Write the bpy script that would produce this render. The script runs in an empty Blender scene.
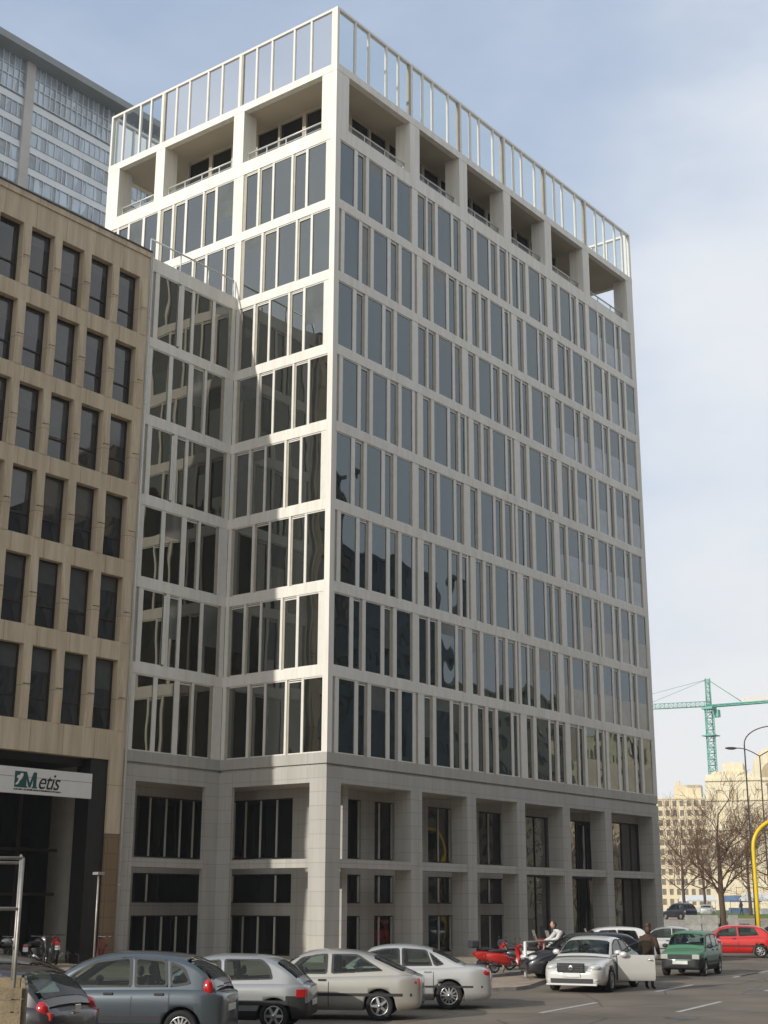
import bpy, math, random
from mathutils import Vector, Matrix, noise
random.seed(7)
PI = math.pi
sc = bpy.context.scene
col = sc.collection

# ------------------------------------------------------------------ materials
def new_mat(name):
    m = bpy.data.materials.new(name); m.use_nodes = True
    nt = m.node_tree
    return m, nt, nt.nodes['Principled BSDF']

def setp(b, **k):
    for n, v in k.items():
        n = n.replace('_', ' ')
        if n in b.inputs: b.inputs[n].default_value = v

def mat(name, c, rough=.6, metal=0, var=.12, scale=3, spec=.5, coat=0, bump=0, c2=None, bscale=40, ior=1.5):
    """plain surface whose own colour varies a little (grime, batches)"""
    m, nt, b = new_mat(name)
    setp(b, Roughness=rough, Metallic=metal, Coat_Weight=coat, Coat_Roughness=.06, IOR=ior)
    b.inputs['Specular IOR Level'].default_value = spec
    if c2 is None: c2 = tuple(x * (1 - var * 2) for x in c)
    tc = nt.nodes.new('ShaderNodeTexCoord')
    no = nt.nodes.new('ShaderNodeTexNoise'); no.inputs['Scale'].default_value = scale
    no.inputs['Detail'].default_value = 6; no.inputs['Roughness'].default_value = .65
    nt.links.new(tc.outputs['Object'], no.inputs['Vector'])
    r = nt.nodes.new('ShaderNodeValToRGB')
    r.color_ramp.elements[0].position = .3; r.color_ramp.elements[1].position = .68
    r.color_ramp.elements[0].color = (*c2, 1); r.color_ramp.elements[1].color = (*c, 1)
    nt.links.new(no.outputs['Fac'], r.inputs['Fac'])
    nt.links.new(r.outputs['Color'], b.inputs['Base Color'])
    if bump:
        n2 = nt.nodes.new('ShaderNodeTexNoise'); n2.inputs['Scale'].default_value = bscale
        n2.inputs['Detail'].default_value = 4
        nt.links.new(tc.outputs['Object'], n2.inputs['Vector'])
        bp = nt.nodes.new('ShaderNodeBump'); bp.inputs['Strength'].default_value = bump
        bp.inputs['Distance'].default_value = .02
        nt.links.new(n2.outputs['Fac'], bp.inputs['Height']); nt.links.new(bp.outputs['Normal'], b.inputs['Normal'])
    return m

def stone_mat(name, c, jc, pw, ph, streak=.25, rough=.6, mortar=.012):
    """panelled stone: thin joints, panel to panel tone change, vertical rain streaks"""
    m, nt, b = new_mat(name); setp(b, Roughness=rough)
    N = nt.nodes.new; L = nt.links.new
    tc = N('ShaderNodeTexCoord'); sx = N('ShaderNodeSeparateXYZ'); L(tc.outputs['Object'], sx.inputs[0])
    ad = N('ShaderNodeMath'); ad.operation = 'ADD'; L(sx.outputs['X'], ad.inputs[0]); L(sx.outputs['Y'], ad.inputs[1])
    cb = N('ShaderNodeCombineXYZ'); L(ad.outputs[0], cb.inputs['X']); L(sx.outputs['Z'], cb.inputs['Y'])
    br = N('ShaderNodeTexBrick'); L(cb.outputs[0], br.inputs['Vector'])
    br.offset = 0; br.inputs['Scale'].default_value = 1; br.inputs['Brick Width'].default_value = pw
    br.inputs['Row Height'].default_value = ph; br.inputs['Mortar Size'].default_value = mortar
    br.inputs['Mortar Smooth'].default_value = .3
    br.inputs['Color1'].default_value = (*c, 1); br.inputs['Color2'].default_value = (*[x * .93 for x in c], 1)
    br.inputs['Mortar'].default_value = (*jc, 1)
    mp = N('ShaderNodeMapping'); mp.inputs['Scale'].default_value = (2.2, 2.2, .16)
    L(tc.outputs['Object'], mp.inputs[0])
    no = N('ShaderNodeTexNoise'); no.inputs['Scale'].default_value = 1.3; no.inputs['Detail'].default_value = 7
    no.inputs['Roughness'].default_value = .7
    L(mp.outputs[0], no.inputs['Vector'])
    r = N('ShaderNodeValToRGB'); r.color_ramp.elements[0].position = .34; r.color_ramp.elements[1].position = .6
    s = 1 - streak
    r.color_ramp.elements[0].color = (s, s * .97, s * .92, 1); r.color_ramp.elements[1].color = (1, 1, 1, 1)
    L(no.outputs['Fac'], r.inputs['Fac'])
    mx = N('ShaderNodeMix'); mx.data_type = 'RGBA'; mx.blend_type = 'MULTIPLY'; mx.inputs[0].default_value = 1
    L(br.outputs['Color'], mx.inputs[6]); L(r.outputs['Color'], mx.inputs[7]); L(mx.outputs[2], b.inputs['Base Color'])
    n2 = N('ShaderNodeTexNoise'); n2.inputs['Scale'].default_value = 60; L(tc.outputs['Object'], n2.inputs['Vector'])
    bp = N('ShaderNodeBump'); bp.inputs['Strength'].default_value = .15; bp.inputs['Distance'].default_value = .01
    L(n2.outputs['Fac'], bp.inputs['Height']); L(bp.outputs[0], b.inputs['Normal'])
    return m

def glass_mat(name, c, ior=2.2, rough=.015, wob=.02, wscale=.5, tint=(1, 1, 1)):
    """dark mirror glazing, slightly wavy sheet by sheet"""
    m, nt, b = new_mat(name); setp(b, Roughness=rough, IOR=ior, Base_Color=(*c, 1))
    b.inputs['Specular Tint'].default_value = (*tint, 1)
    N = nt.nodes.new; L = nt.links.new
    tc = N('ShaderNodeTexCoord'); no = N('ShaderNodeTexNoise'); no.inputs['Scale'].default_value = wscale
    no.inputs['Detail'].default_value = 1
    L(tc.outputs['Object'], no.inputs['Vector'])
    bp = N('ShaderNodeBump'); bp.inputs['Strength'].default_value = 1; bp.inputs['Distance'].default_value = wob
    L(no.outputs['Fac'], bp.inputs['Height']); L(bp.outputs[0], b.inputs['Normal'])
    # what lies behind the glass: blurred room tones, different from pane to pane
    mp = N('ShaderNodeMapping'); mp.inputs['Scale'].default_value = (.9, .9, .22); L(tc.outputs['Object'], mp.inputs[0])
    vo = N('ShaderNodeTexVoronoi'); vo.inputs['Scale'].default_value = 1; L(mp.outputs[0], vo.inputs['Vector'])
    mx = N('ShaderNodeMix'); mx.data_type = 'RGBA'; L(vo.outputs['Color'], mx.inputs[0])
    mx.inputs[6].default_value = (*[x * .45 for x in c], 1); mx.inputs[7].default_value = (*[x * 1.7 for x in c], 1)
    L(mx.outputs[2], b.inputs['Base Color'])
    return m

def clear_glass(name, tint=(.82, .88, .9), fac=.18):
    m, nt, b = new_mat(name); nt.nodes.remove(b)
    N = nt.nodes.new; L = nt.links.new
    t = N('ShaderNodeBsdfTransparent'); t.inputs[0].default_value = (*tint, 1)
    g = N('ShaderNodeBsdfGlossy'); g.inputs['Roughness'].default_value = .02
    fr = N('ShaderNodeFresnel'); fr.inputs[0].default_value = 1.5
    mx = N('ShaderNodeMixShader'); L(fr.outputs[0], mx.inputs[0]); L(t.outputs[0], mx.inputs[1]); L(g.outputs[0], mx.inputs[2])
    L(mx.outputs[0], nt.nodes['Material Output'].inputs[0])
    return m

M = {}
M['white'] = stone_mat('white_stone', (.78, .765, .71), (.62, .60, .56), 4.72, 60.0, .13)
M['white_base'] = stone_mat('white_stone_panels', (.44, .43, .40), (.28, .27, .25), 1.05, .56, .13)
M['frame'] = mat('cream_metal_frame', (.74, .72, .66), .4, 0, .05)
M['reveal'] = mat('shaded_brown_reveal', (.40, .37, .30), .6, 0, .1)
M['soffit'] = mat('plaster_soffit', (.50, .45, .36), .8, 0, .06, .6)
M['core'] = mat('plaster_wall', (.45, .43, .38), .8, 0, .1)
M['rail'] = mat('painted_rail', (.60, .60, .57), .4, .2, .05)
M['glass'] = glass_mat('dark_mirror_glass', (.008, .013, .015), 2.05, tint=(.72, .90, 1))
M['glass_side'] = glass_mat('side_mirror_glass', (.010, .011, .010), 2.9, tint=(.95, .98, .93))
M['glass_link'] = glass_mat('link_glass', (.013, .013, .010), 2.3, tint=(1, .97, .85))
M['blind'] = mat('grey_roller_blind', (.115, .125, .115), .12, 0, .2, .8, .8)
M['glass_dark'] = glass_mat('dark_room_glass', (.010, .011, .010), 1.45)
M['glass_shop'] = glass_mat('shop_glass', (.02, .02, .018), 2.6, .01, .03, .7)
M['panel_pale'] = mat('pale_blind_behind_glass', (.31, .37, .42), .08, 0, .2, .8, .8)
M['panel_grey'] = mat('grey_blind_behind_glass', (.30, .295, .26), .1, 0, .2, .8, .8)
M['clear'] = clear_glass('clear_glass')
M['tan'] = stone_mat('tan_precast', (.62, .52, .375), (.40, .33, .22), 1.57, 3.41, .28, .75, .02)
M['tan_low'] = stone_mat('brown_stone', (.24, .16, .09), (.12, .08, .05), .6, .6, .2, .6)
M['dark_frame'] = mat('bronze_frame', (.055, .040, .032), .5, .3, .2)
M['tan_glass'] = glass_mat('office_glass', (.022, .028, .030), 1.75, .03, .03)
M['tan_blind'] = mat('blind_behind_glass', (.085, .095, .095), .08, 0, .2, 1, .8)
M['black'] = mat('black_cladding_and_gap', (.014, .013, .012), .5, 0, .3)
M['darkmetal'] = mat('dark_metal', (.05, .05, .05), .4, .6, .2)
M['galv'] = mat('galvanised_pipe', (.42, .40, .36), .45, .5, .2, 8)
M['asphalt'] = None
M['tower_al'] = mat('tower_panel', (.66, .70, .72), .45, .2, .08, .3)
M['tower_gl'] = glass_mat('tower_glass', (.28, .36, .44), 2.1, .08, .02)
M['tower_pier'] = mat('tower_concrete', (.50, .49, .46), .8, 0, .12, .2)
M['tower_eave'] = mat('tower_roof_metal', (.26, .285, .29), .6, .1, .12, .2)
M['cream'] = stone_mat('cream_plaster', (.80, .69, .46), (.5, .42, .28), 8, 3.3, .2, .8)
M['cream2'] = stone_mat('pale_limestone', (.83, .75, .54), (.6, .52, .36), 3, 2.2, .22, .8)
M['ochre'] = stone_mat('ochre_plaster', (.50, .41, .25), (.35, .28, .17), 9, 3.3, .25, .8)
M['greyb'] = stone_mat('grey_render', (.28, .28, .27), (.2, .2, .19), 7, 3.3, .25, .8)
M['brownb'] = stone_mat('brown_render', (.24, .19, .13), (.2, .15, .1), 9, 3.3, .25, .8)
M['bgwin'] = mat('far_window', (.27, .22, .15), .3, 0, .3, .5)
M['roofdark'] = mat('roof_grey', (.13, .12, .11), .8)
M['bark'] = mat('bark', (.115, .075, .05), .9, 0, .25, 12, bump=.4)
M['twig'] = mat('twig', (.21, .12, .07), .9, 0, .25, 12)
M['crane'] = mat('crane_green', (.15, .46, .36), .5, .1, .15, 2)
M['ballast'] = mat('concrete_ballast', (.68, .66, .6), .8)
M['lamp'] = mat('grey_lamp_paint', (.24, .22, .19), .5, .4)
M['yellow'] = mat('yellow_paint', (.80, .56, .02), .4, 0, .06)
M['tyre'] = mat('tyre_rubber', (.018, .018, .018), .85, 0, .2)
M['alloy'] = mat('alloy', (.52, .52, .52), .3, .8, .1)
M['chrome'] = mat('chrome', (.75, .75, .75), .12, 1, .03)
M['carglass'] = clear_glass('car_glass', (.46, .54, .50))
M['cabin'] = mat('cabin_trim', (.05, .05, .048), .9)
M['cabinseat'] = mat('seat_cloth', (.11, .10, .09), .9, 0, .2, 6)
M['blackplastic'] = mat('black_plastic', (.028, .028, .03), .6, 0, .1)
M['lampred'] = mat('red_lens', (.48, .010, .012), .15, 0, .1, 20, coat=1)
M['lampclear'] = mat('clear_lens', (.72, .72, .68), .12, .3, .1, 20, coat=1)
M['lampamber'] = mat('amber_lens', (.8, .25, .03), .15, 0, .1, 20, coat=1)
M['plate'] = mat('number_plate', (.75, .75, .72), .4)
M['line'] = mat('road_paint', (.62, .61, .57), .7, 0, .25, 9, c2=(.32, .31, .29))
M['kerb'] = mat('granite_kerb', (.34, .32, .29), .8, 0, .2, 6, bump=.3)
M['concrete'] = mat('weathered_concrete', (.36, .35, .32), .85, 0, .2, 2, bump=.2)
M['grass'] = mat('winter_grass', (.10, .17, .035), .95, 0, .3, 4, bump=.8, c2=(.13, .13, .04))
M['wood'] = mat('worn_board', (.40, .32, .20), .8, 0, .25, 5, bump=.3)
M['signw'] = mat('white_sign_board', (.72, .72, .68), .45, 0, .03)
M['signg'] = mat('dark_green_print', (.012, .085, .075), .5, 0, .03)
M['signk'] = mat('black_print', (.012, .012, .016), .5, 0, .03)
M['red'] = mat('red_plastic', (.55, .018, .015), .3, 0, .1, coat=.6)
M['whiteplastic'] = mat('white_plastic', (.74, .73, .70), .35, 0, .05, coat=.4)
M['seat'] = mat('black_vinyl', (.03, .027, .025), .55)
M['skin'] = mat('skin', (.50, .30, .21), .55, 0, .06)
M['hair'] = mat('dark_hair', (.07, .035, .02), .6, 0, .25, 40)
M['brownfur'] = mat('brown_coat', (.085, .045, .028), .9, 0, .25, 14, bump=.6)
M['whitecloth'] = mat('white_jacket', (.70, .69, .66), .8, 0, .1, 9)
M['darkcloth'] = mat('dark_cloth', (.035, .038, .05), .85, 0, .2, 9)
M['bluetarp'] = mat('blue_tarp', (.14, .22, .36), .5, 0, .15)
M['whitetarp'] = mat('white_tarp', (.75, .75, .74), .6, 0, .06)

def paint(name, c, metal=.0, rough=.32):
    if name not in M: M[name] = mat('paint_' + name, c, rough, metal, .03, 1.5, coat=.25 if rough > .45 else .8)
    return M[name]

def asphalt(name, c, warm=1.0, scale=.35):
    m, nt, b = new_mat(name); setp(b, Roughness=.82)
    N = nt.nodes.new; L = nt.links.new
    tc = N('ShaderNodeTexCoord')
    a = N('ShaderNodeTexNoise'); a.inputs['Scale'].default_value = scale; a.inputs['Detail'].default_value = 8
    a.inputs['Roughness'].default_value = .6
    L(tc.outputs['Object'], a.inputs['Vector'])
    r = N('ShaderNodeValToRGB'); r.color_ramp.elements[0].position = .32; r.color_ramp.elements[1].position = .7
    r.color_ramp.elements[0].color = (*[x * .62 for x in c], 1); r.color_ramp.elements[1].color = (*[x * 1.18 for x in c], 1)
    L(a.outputs['Fac'], r.inputs[0])
    g = N('ShaderNodeTexNoise'); g.inputs['Scale'].default_value = 55; g.inputs['Detail'].default_value = 3
    L(tc.outputs['Object'], g.inputs['Vector'])
    r2 = N('ShaderNodeValToRGB'); r2.color_ramp.elements[0].position = .3; r2.color_ramp.elements[1].position = .75
    r2.color_ramp.elements[0].color = (.65, .65, .65, 1); r2.color_ramp.elements[1].color = (1.25, 1.22, 1.18, 1)
    L(g.outputs['Fac'], r2.inputs[0])
    mx = N('ShaderNodeMix'); mx.data_type = 'RGBA'; mx.blend_type = 'MULTIPLY'; mx.inputs[0].default_value = 1
    L(r.outputs[0], mx.inputs[6]); L(r2.outputs[0], mx.inputs[7])
    # cracks and tar seams
    v = N('ShaderNodeTexVoronoi'); v.feature = 'DISTANCE_TO_EDGE'; v.inputs['Scale'].default_value = .22
    mp = N('ShaderNodeMapping'); mp.inputs['Scale'].default_value = (1, 2.1, 1); L(tc.outputs['Object'], mp.inputs[0])
    no3 = N('ShaderNodeTexNoise'); no3.inputs['Scale'].default_value = 1.2; L(mp.outputs[0], no3.inputs['Vector'])
    mv = N('ShaderNodeMix'); mv.data_type = 'RGBA'; mv.inputs[0].default_value = .12
    L(mp.outputs[0], mv.inputs[6]); L(no3.outputs['Color'], mv.inputs[7]); L(mv.outputs[2], v.inputs['Vector'])
    r3 = N('ShaderNodeValToRGB'); r3.color_ramp.elements[0].position = .004; r3.color_ramp.elements[1].position = .012
    r3.color_ramp.elements[0].color = (.6, .6, .6, 1); r3.color_ramp.elements[1].color = (1, 1, 1, 1)
    L(v.outputs['Distance'], r3.inputs[0])
    m2 = N('ShaderNodeMix'); m2.data_type = 'RGBA'; m2.blend_type = 'MULTIPLY'; m2.inputs[0].default_value = 1
    L(mx.outputs[2], m2.inputs[6]); L(r3.outputs[0], m2.inputs[7]); L(m2.outputs[2], b.inputs['Base Color'])
    bp = N('ShaderNodeBump'); bp.inputs['Strength'].default_value = .4; bp.inputs['Distance'].default_value = .01
    L(g.outputs['Fac'], bp.inputs['Height']); L(bp.outputs[0], b.inputs['Normal'])
    return m
M['asphalt'] = asphalt('asphalt', (.20, .168, .128))
M['paving'] = asphalt('pavement_asphalt', (.42, .34, .26), scale=.8)

# ------------------------------------------------------------------ mesh builder
class MB:
    def __init__(s): s.v = []; s.f = []; s.m = []; s.sm = []; s.mats = []
    def mi(s, m):
        if isinstance(m, str): m = M[m]
        if m not in s.mats: s.mats.append(m)
        return s.mats.index(m)
    def face(s, pts, m, smooth=False):
        i = len(s.v); s.v += [tuple(p) for p in pts]; s.f.append(tuple(range(i, i + len(pts)))); s.m.append(s.mi(m)); s.sm.append(smooth)
    def hexa(s, P, m):
        """P: 8 corners, bottom 4 ccw then top 4"""
        i = len(s.v); s.v += [tuple(p) for p in P]
        for q in ((3, 2, 1, 0), (4, 5, 6, 7), (0, 1, 5, 4), (1, 2, 6, 5), (2, 3, 7, 6), (3, 0, 4, 7)):
            s.f.append(tuple(i + k for k in q)); s.m.append(s.mi(m)); s.sm.append(False)
    def box(s, x0, x1, y0, y1, z0, z1, m):
        s.hexa([(x0, y0, z0), (x1, y0, z0), (x1, y1, z0), (x0, y1, z0), (x0, y0, z1), (x1, y0, z1), (x1, y1, z1), (x0, y1, z1)], m)
    def fbox(s, F, u0, u1, n0, n1, z0, z1, m):
        s.hexa([F(u0, n0, z0), F(u1, n0, z0), F(u1, n1, z0), F(u0, n1, z0), F(u0, n0, z1), F(u1, n0, z1), F(u1, n1, z1), F(u0, n1, z1)], m)
    def tube(s, pts, r, m, n=8, cap=True, r2=None, smooth=True):
        pts = [Vector(p) for p in pts]; base = len(s.v); k = len(pts)
        up = None
        for i, p in enumerate(pts):
            d = (pts[min(i + 1, k - 1)] - pts[max(i - 1, 0)])
            if d.length < 1e-9: d = Vector((0, 0, 1))
            d.normalize()
            if up is None:
                up = Vector((0, 0, 1)) if abs(d.z) < .9 else Vector((1, 0, 0))
            a = d.cross(up)
            if a.length < 1e-4: a = d.cross(Vector((.3, 1, .2)))
            a.normalize(); b = a.cross(d); b.normalize(); up = b
            rr = r if r2 is None else r + (r2 - r) * i / (k - 1)
            if isinstance(r, (list, tuple)): rr = r[i]
            for j in range(n):
                t = 2 * PI * j / n
                s.v.append(tuple(p + (a * math.cos(t) + b * math.sin(t)) * rr))
        mi = s.mi(m)
        for i in range(k - 1):
            for j in range(n):
                s.f.append((base + i * n + j, base + i * n + (j + 1) % n, base + (i + 1) * n + (j + 1) % n, base + (i + 1) * n + j))
                s.m.append(mi); s.sm.append(smooth)
        if cap:
            s.f.append(tuple(base + j for j in range(n))[::-1]); s.m.append(mi); s.sm.append(False)
            s.f.append(tuple(base + (k - 1) * n + j for j in range(n))); s.m.append(mi); s.sm.append(False)
    def grid(s, rows, m, smooth=True, closed=False):
        """rows: list of equal-length point lists; m: material or function(i,j)"""
        base = len(s.v); n = len(rows[0])
        for r in rows: s.v += [tuple(p) for p in r]
        for i in range(len(rows) - 1):
            for j in range(n if closed else n - 1):
                j2 = (j + 1) % n
                s.f.append((base + i * n + j, base + i * n + j2, base + (i + 1) * n + j2, base + (i + 1) * n + j))
                s.m.append(s.mi(m(i, j) if callable(m) else m)); s.sm.append(smooth)
    def lathe(s, prof, c, axis, m, n=20, smooth=True):
        """prof: (radius, offset along axis); axis 'x','y','z'"""
        rows = []
        for (r, o) in prof:
            row = []
            for j in range(n):
                t = 2 * PI * j / n; a, b = r * math.cos(t), r * math.sin(t)
                p = {'x': (o, a, b), 'y': (a, o, b), 'z': (a, b, o)}[axis]
                row.append((c[0] + p[0], c[1] + p[1], c[2] + p[2]))
            rows.append(row)
        s.grid(rows, m, smooth, True)
    def ell(s, c, r, m, n=12, k=8, rot=None):
        rows = []
        for i in range(k + 1):
            ph = PI * i / k; row = []
            for j in range(n):
                t = 2 * PI * j / n
                p = Vector((r[0] * math.sin(ph) * math.cos(t), r[1] * math.sin(ph) * math.sin(t), r[2] * math.cos(ph)))
                if rot: p = rot @ p
                row.append(p + Vector(c))
            rows.append(row)
        s.grid(rows, m, True, True)
    def prism(s, poly, F, n0, n1, m, smooth=False):
        """poly (u,z) extruded from n0 to n1 through mapping F(u,n,z)"""
        a = [F(u, n0, z) for u, z in poly]; b = [F(u, n1, z) for u, z in poly]; k = len(poly)
        s.face(a, m); s.face(b[::-1], m)
        for i in range(k): s.face([a[i], b[i], b[(i + 1) % k], a[(i + 1) % k]], m, smooth)
    def build(s, name, parent=None, off=None, bevel=0, merge=False):
        me = bpy.data.meshes.new(name)
        V = s.v
        if off is not None: V = [(x - off[0], y - off[1], z - off[2]) for x, y, z in V]
        me.from_pydata(V, [], s.f)
        for m in s.mats: me.materials.append(m)
        me.polygons.foreach_set('material_index', s.m); me.polygons.foreach_set('use_smooth', s.sm)
        import bmesh
        bm = bmesh.new(); bm.from_mesh(me)
        if merge or any(s.sm): bmesh.ops.remove_doubles(bm, verts=bm.verts, dist=1e-5)
        bmesh.ops.recalc_face_normals(bm, faces=bm.faces)
        bm.to_mesh(me); bm.free()
        me.update()
        o = bpy.data.objects.new(name, me); col.objects.link(o)
        if parent: o.parent = parent
        if bevel:
            b = o.modifiers.new('b', 'BEVEL'); b.width = bevel; b.segments = 2; b.limit_method = 'ANGLE'
        return o

def tag(o, label=None, cat=None, group=None, kind=None):
    if label: o['label'] = label
    if cat: o['category'] = cat
    if group: o['group'] = group
    if kind: o['kind'] = kind
    return o
def thing(name, label, cat, loc=(0, 0, 0), rz=0, group=None):
    o = bpy.data.objects.new(name, None); col.objects.link(o); o.location = loc; o.rotation_euler = (0, 0, rz)
    o.empty_display_size = .3
    return tag(o, label, cat, group)
def copy_tree(o, parent=None):
    c = o.copy(); col.objects.link(c); c.parent = parent
    for ch in [x for x in bpy.data.objects if x.parent == o]: copy_tree(ch, c)
    return c

# ------------------------------------------------------------------ camera
CAM = Vector((-43.377, -36.346, 2.356)); FPX = 1374.03
PITCH, YAW, ROLL = 0.27751, 0.91383, 0.00368
fw = Vector((math.cos(PITCH) * math.sin(YAW), math.cos(PITCH) * math.cos(YAW), math.sin(PITCH)))
r_ = fw.cross(Vector((0, 0, 1))).normalized(); u_ = r_.cross(fw)
rt = r_ * math.cos(ROLL) + u_ * math.sin(ROLL); up = u_ * math.cos(ROLL) - r_ * math.sin(ROLL)
cd = bpy.data.cameras.new('camera'); cam = bpy.data.objects.new('camera', cd); col.objects.link(cam)
cam.matrix_world = Matrix(((rt.x, up.x, -fw.x, CAM.x), (rt.y, up.y, -fw.y, CAM.y), (rt.z, up.z, -fw.z, CAM.z), (0, 0, 0, 1)))
cd.sensor_fit = 'VERTICAL'; cd.sensor_height = 36; cd.lens = FPX / 1024 * 36
cd.clip_start = .1; cd.clip_end = 5000
sc.camera = cam
def ray(x, y): return fw + rt * ((x - 384) / FPX) - up * ((y - 512) / FPX)
def at(x, y, d):
    """survey: the point that the photo shows at pixel x, y at a horizontal distance d"""
    v = ray(x, y); return CAM + v * (d / math.hypot(v.x, v.y))
def gnd(x, d, z=0):
    v = ray(x, 903); h = math.hypot(v.x, v.y)
    return Vector((CAM.x + v.x / h * d, CAM.y + v.y / h * d, z))

# ------------------------------------------------------------------ openings helper
def wall_open(mb, F, u0, u1, z0, z1, ops, n0, n1, m):
    us = sorted({u0, u1, *[a for o in ops for a in o[:2]]}); us = [u for u in us if u0 <= u <= u1]
    for a, b in zip(us, us[1:]):
        if b - a < 1e-4: continue
        hs = sorted((o[2], o[3]) for o in ops if o[0] < (a + b) / 2 < o[1])
        z = z0
        for p, q in hs:
            if p > z + 1e-4: mb.fbox(F, a, b, n0, n1, z, p, m)
            z = q
        if z < z1 - 1e-4: mb.fbox(F, a, b, n0, n1, z, z1, m)

# ================================================================== MAIN OFFICE BUILDING
FR = lambda u, n, z: (u, -n, z)                # street face, u = X
FL = lambda u, n, z: (-n, u, z)                # side face, u = Y
YS = 6.03
FK = lambda u, n, z: (u, YS - n, z)            # set-back link face
LX, LY, Z0, ST = 29.4, 15.97, 8.3, 3.6
bld = thing('office_building', 'white stone nine storey office block with gridded dark glass bays and an open rooftop loggia', 'office building')

cols_r = [0, 6.15, 10.5, 14.75, 19.1, 23.45, LX]
cols_l = [0, 6.3, 11.9, LY]
def fix(u): return u - .75 * max(0, (u - 15) / 15) ** 2
B_row = [(.73, 1.81), (2.04, 2.51), (2.91, 3.99), (4.23, 4.68), (5.09, 5.95), (6.8, 7.29), (7.72, 8.85), (9.07, 9.61), (9.95, 10.38), (11.13, 11.6), (12.02, 12.47), (12.88, 14.09), (14.28, 14.66), (15.5, 15.94), (16.43, 17.65), (17.82, 18.28), (18.65, 19.15), (19.87, 20.63), (20.85, 21.19), (21.64, 22.8), (23.07, 23.47), (24.2, 25.3), (25.6, 25.95), (26.4, 27.45), (27.7, 28.1), (28.55, 29.75)]
A_row = [(.37, 1.41), (1.66, 2.12), (2.5, 3.6), (3.84, 4.29), (4.73, 5.79), (6.43, 7.02), (7.27, 7.73), (8.15, 9.34), (9.54, 10.0), (10.74, 11.22), (11.7, 12.84), (13.03, 13.5), (13.89, 14.48), (15.11, 15.75), (15.91, 16.35), (16.86, 18.07), (18.21, 18.64), (19.41, 19.94), (20.34, 21.57), (21.73, 22.1), (22.61, 23.26), (23.9, 24.99), (25.17, 25.61), (25.98, 27.25), (27.45, 27.85), (28.2, 29.4)]
A_row = [(fix(a), fix(b)) for a, b in A_row]; B_row = [(fix(a), fix(b)) for a, b in B_row]
LA = [(.61, 1.70), (1.84, 2.52), (2.75, 3.84), (3.96, 4.68), (4.92, 5.66)]
LB = [(.30, 1.34), (1.47, 2.17), (2.38, 3.46), (3.58, 4.30), (4.55, 5.66)]
LA2 = [(6.52, 7.61), (7.78, 8.43), (8.64, 9.75), (9.9, 10.56), (10.82, 11.5), (11.9, 12.85), (13.02, 14.0), (14.14, 14.84), (15.0, 15.6)]
LB2 = [(6.2, 6.85), (7.05, 8.15), (8.3, 8.98), (9.2, 10.3), (10.45, 11.4), (12.1, 12.75), (12.95, 14.0), (14.15, 14.8), (14.98, 15.65)]
KA = [(-4.9, -3.75), (-3.38, -2.84), (-2.68, -1.52), (-1.34, -.42)]
KB = [(-5.1, -4.07), (-3.85, -2.86), (-2.58, -1.94), (-1.72, -.73)]
LINKB = [-5.5, 0]

def window_bay(F, a, b, z0, z1, panes, pale=False, rec=.17, odd=0, slit=None, gl='glass'):
    w = MB(); g = MB()
    edges = [a] + [x for p in panes for x in p] + [b]
    gaps = [(edges[i], edges[i + 1]) for i in range(0, len(edges), 2)]
    for gi, (p, q) in enumerate(gaps):
        if q - p < .02: continue
        left_narrow = gi > 0 and (panes[gi - 1][1] - panes[gi - 1][0]) < .8
        if q - p > .19 and (left_narrow or q - p > .34):     # flat strip, colour darkened for the reveal's shade, beside a narrow pane, then post
            e = p + min((q - p) * .45, .2)
            w.fbox(F, p, e, -.38, -.055, z0, z1, 'reveal'); w.fbox(F, e, q, -.38, -.012, z0, z1, 'frame')
        else: w.fbox(F, p, q, -.38, -.02, z0, z1, 'frame')
    for i, (p, q) in enumerate(panes):
        narrow = (q - p) < .8
        n = -.085 if narrow else -.065
        w.fbox(F, p, q, -.38, n + .03, z1 - .06, z1, 'frame'); w.fbox(F, p, q, -.38, n + .03, z0, z0 + .05, 'frame')
        if narrow: w.fbox(F, p, q, -.07, -.035, z1 - .15, z1 - .10, 'frame')
        d = random.uniform(-.004, .004); d2 = random.uniform(-.004, .004)
        zs = z0 + .05; zt = z1 - .06; rb = random.random()
        if pale and (not narrow or odd):
            zm = z0 + random.choice([1.45, 1.5, 1.55]); mm = 'panel_pale' if pale == 1 else 'panel_grey'
            g.face([F(p, n, zs), F(q, n, zs), F(q, n, zm), F(p, n, zm)], mm)
            g.face([F(p, n + d, zm), F(q, n + d2, zm), F(q, n + d2, zt), F(p, n + d, zt)], gl)
        elif rb < .15:
            zm = z1 - random.choice([.6, 1.1, 1.9])
            g.face([F(p, n, zm), F(q, n, zm), F(q, n, zt), F(p, n, zt)], 'blind')
            g.face([F(p, n + d, zs), F(q, n + d2, zs), F(q, n + d2, zm), F(p, n + d, zm)], gl)
        else:
            g.face([F(p, n + d, zs), F(q, n + d2, zs), F(q, n - d, zt), F(p, n - d2, zt)], gl)
    if slit:  # flat black face paints the dark gap beside the opened sash
        g.face([F(slit[0], -.045, z0 + .05), F(slit[1], -.045, z0 + .05), F(slit[1], -.045, z1 - .1), F(slit[0], -.045, z1 - .1)], 'black')
        w.hexa([F(slit[0] + .03, -.04, z0 + .08), F(slit[0] + .08, .10, z0 + .08), F(slit[0] + .11, .10, z0 + .08), F(slit[0] + .06, -.04, z0 + .08),
                F(slit[0] + .03, -.04, z1 - .12), F(slit[0] + .08, .02, z1 - .12), F(slit[0] + .11, .02, z1 - .12), F(slit[0] + .06, -.04, z1 - .12)], 'frame')
    wo = w.build('window', bld); g.build('pane', wo)

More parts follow.
